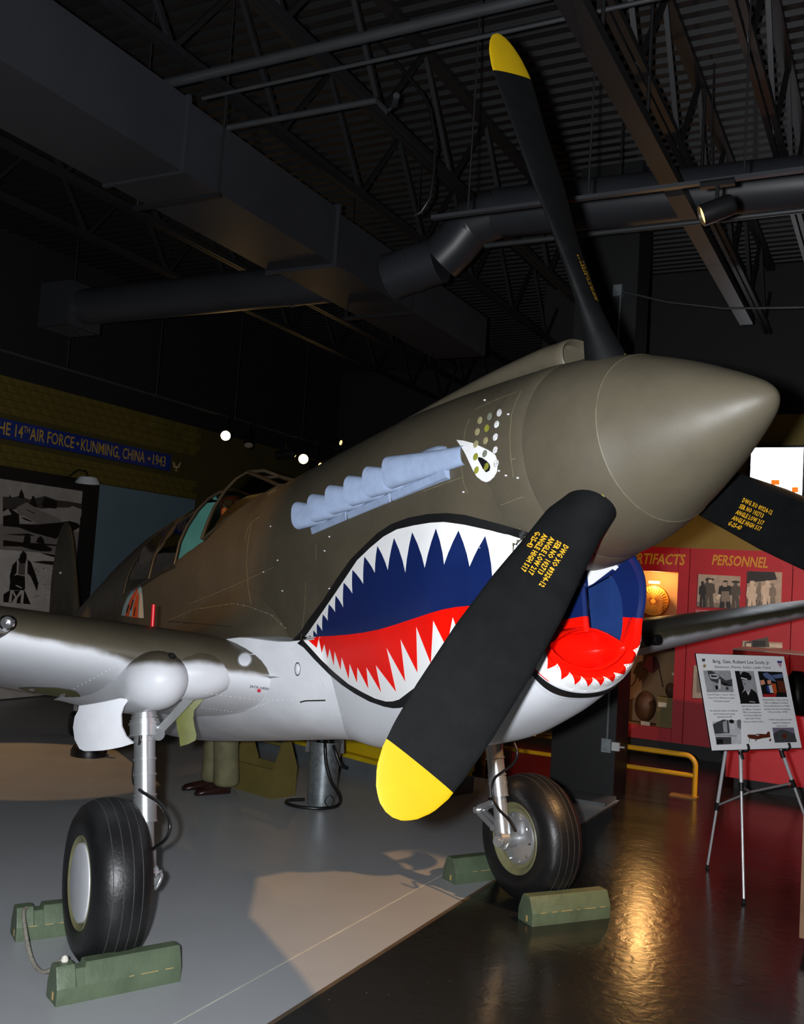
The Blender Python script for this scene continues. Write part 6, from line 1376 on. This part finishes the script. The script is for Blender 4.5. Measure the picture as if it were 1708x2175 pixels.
sk_e = [('pelvis', 'waist'), ('waist', 'chest'), ('chest', 'neck'), ('neck', 'throat'), ('chest', 'shl'), ('shl', 'ell'), ('ell', 'wrl'), ('chest', 'shr'), ('shr', 'elr'), ('elr', 'wrr'), ('pelvis', 'hil'), ('hil', 'knl'), ('knl', 'anl'), ('pelvis', 'hir'), ('hir', 'knr'), ('knr', 'anr')]
skin_figure('body', sk_j, sk_e, m_leath, pil)
hc = w2b(px_bx(493, 1090, -3.74)); hc = b2w((-3.74, hc.y, hc.z))
head(pil, hc, b2w((1, -.35, -.05))-b2w((0, 0, 0)), b2w((0, 0, 1))-b2w((0, 0, 0)), .235, m_flesh, m_leath)
hb3 = w2b(hc); mb = MB(b2w); mb.lathe([(.075, -.02), (.098, 0), (.10, .03), (.08, .05)], (hb3.x-.075, hb3.y+.025, hb3.z-.15), (.55, -.25, 1), 24); mb.build('scarf', mat('cream_scarf', (216, 196, 176), .7, var=.1), pil, .8)
def hand(parent, wrist, d, palm_n, s_, sc, m):
    d = Vector(d).normalized(); n = Vector(palm_n); n = (n-d*n.dot(d)).normalized(); w = d.cross(n)
    Hh = lambda a, b, c: Vector(wrist)+d*(a*sc)+w*(b*sc*s_)+n*(c*sc)
    mb = MB(); mb.loft([[Hh(a, b*k, c*kc) for b, c in ((-.5, -.15), (-.5, .15), (0, .22), (.5, .15), (.5, -.15), (0, -.2))] for a, k, kc in ((-.1, .5, 1), (.2, .72, 1), (.6, .86, .95), (.95, .82, .8))])
    for i, (b, L) in enumerate(((-.33, .62), (-.11, .74), (.11, .70), (.33, .54))):
        mb.tube([Hh(.9, b, 0), Hh(.9+L*.4, b*1.05, .05), Hh(.9+L*.75, b*1.05, .16), Hh(.9+L, b*1.05, .30)], [.105*sc, .1*sc, .09*sc, .06*sc], 10)
    mb.tube([Hh(.18, -.36, .05), Hh(.45, -.62, .14), Hh(.72, -.70, .22), Hh(.92, -.66, .28)], [.14*sc, .12*sc, .10*sc, .07*sc], 10)
    return mb.build('hand', m, parent, .9)
for s_ in (-1, 1): hand(pil, Bq(-3.60, .14*s_, -.08), Bq(1, -.15*s_, -.1)-Bq(0, 0, 0), (0, 0, -1), s_, .10, m_leath)
# ground crew figure standing behind the fuselage; only the trousers and shoes show
gx = px_floor(470, 1681); gx = Vector((gx.x, gx.y, 0)); crew = thing('person', gx, 'ground crew figure in olive trousers and brown shoes standing behind the fuselage', 'person')
vf = Vector((CAM.x-gx.x, CAM.y-gx.y, 0)).normalized(); ff = (vf*.55-Vector((rt.x, rt.y, 0)).normalized()).normalized(); rr_ = Vector((ff.y, -ff.x, 0))
Kq = lambda x, y, z: gx+rr_*x+ff*y+Vector((0, 0, z))
m_trou = mat('olive_drab_cloth', (112, 108, 78), .8, var=.2, scale=10, bump=.3, bscale=30); m_jack = mat('brown_jacket', (72, 48, 34), .5, var=.15)
cj_ = {'pelvis': (Kq(0, 0, .93), (.15, .12)), 'waist': (Kq(0, 0, 1.08), (.145, .11)), 'chest': (Kq(0, .0, 1.32), (.17, .13)), 'neck': (Kq(0, .01, 1.48), .06), 'throat': (Kq(0, .02, 1.54), .055),
  'shl': (Kq(-.19, 0, 1.40), .075), 'ell': (Kq(-.25, .02, 1.13), .055), 'wrl': (Kq(-.24, .10, .90), .038), 'shr': (Kq(.19, 0, 1.40), .075), 'elr': (Kq(.25, .02, 1.13), .055), 'wrr': (Kq(.24, .10, .90), .038)}
ce_ = [('pelvis', 'waist'), ('waist', 'chest'), ('chest', 'neck'), ('neck', 'throat'), ('chest', 'shl'), ('shl', 'ell'), ('ell', 'wrl'), ('chest', 'shr'), ('shr', 'elr'), ('elr', 'wrr')]
skin_figure('jacket', cj_, ce_, m_jack, crew)
lg_j = {'pelvis': (Kq(0, 0, .92), (.16, .13)), 'hil': (Kq(-.085, 0, .84), .12), 'knl': (Kq(-.09, .03, .48), .115), 'cal': (Kq(-.09, .01, .25), .112), 'anl': (Kq(-.095, .0, .12), .118), 'hml': (Kq(-.095, .0, .055), .12), 'hir': (Kq(.085, 0, .84), .12), 'knr': (Kq(.09, .05, .48), .115), 'car': (Kq(.095, .04, .25), .112), 'anr': (Kq(.10, .04, .12), .118), 'hmr': (Kq(.10, .04, .055), .12)}
lg_e = [('pelvis', 'hil'), ('hil', 'knl'), ('knl', 'cal'), ('cal', 'anl'), ('anl', 'hml'), ('anr', 'hmr'), ('pelvis', 'hir'), ('hir', 'knr'), ('knr', 'car'), ('car', 'anr')]
skin_figure('trousers', lg_j, lg_e, m_trou, crew)
for x_, y_ in ((-.10, .06), (.105, .10)):
    mb = MB(); rings = []
    for t, w, h in ((-.09, .035, .07), (-.06, .042, .085), (0, .045, .085), (.06, .05, .075), (.13, .054, .062), (.18, .048, .05), (.205, .025, .03)):
        rings.append([Kq(x_+w*cos(2*pi*j/16), y_+t, max(.0, h*.5+h*.5*sin(2*pi*j/16))) for j in range(16)])
    mb.loft(rings); mb.build('shoe', mat('oxblood_leather', (44, 22, 18), .35, var=.1), crew, .8)
head(crew, Kq(0, .03, 1.645), ff, (0, 0, 1), .235, m_flesh, m_leath, False)
for s_ in (-1, 1): hand(crew, Kq(.24*s_, .10, .90), Vector((0, 0, -1))+ff*.15, -rr_*s_, -s_, .10, m_flesh)
for o in bpy.data.objects:
    if '_o' in o: del o['_o']
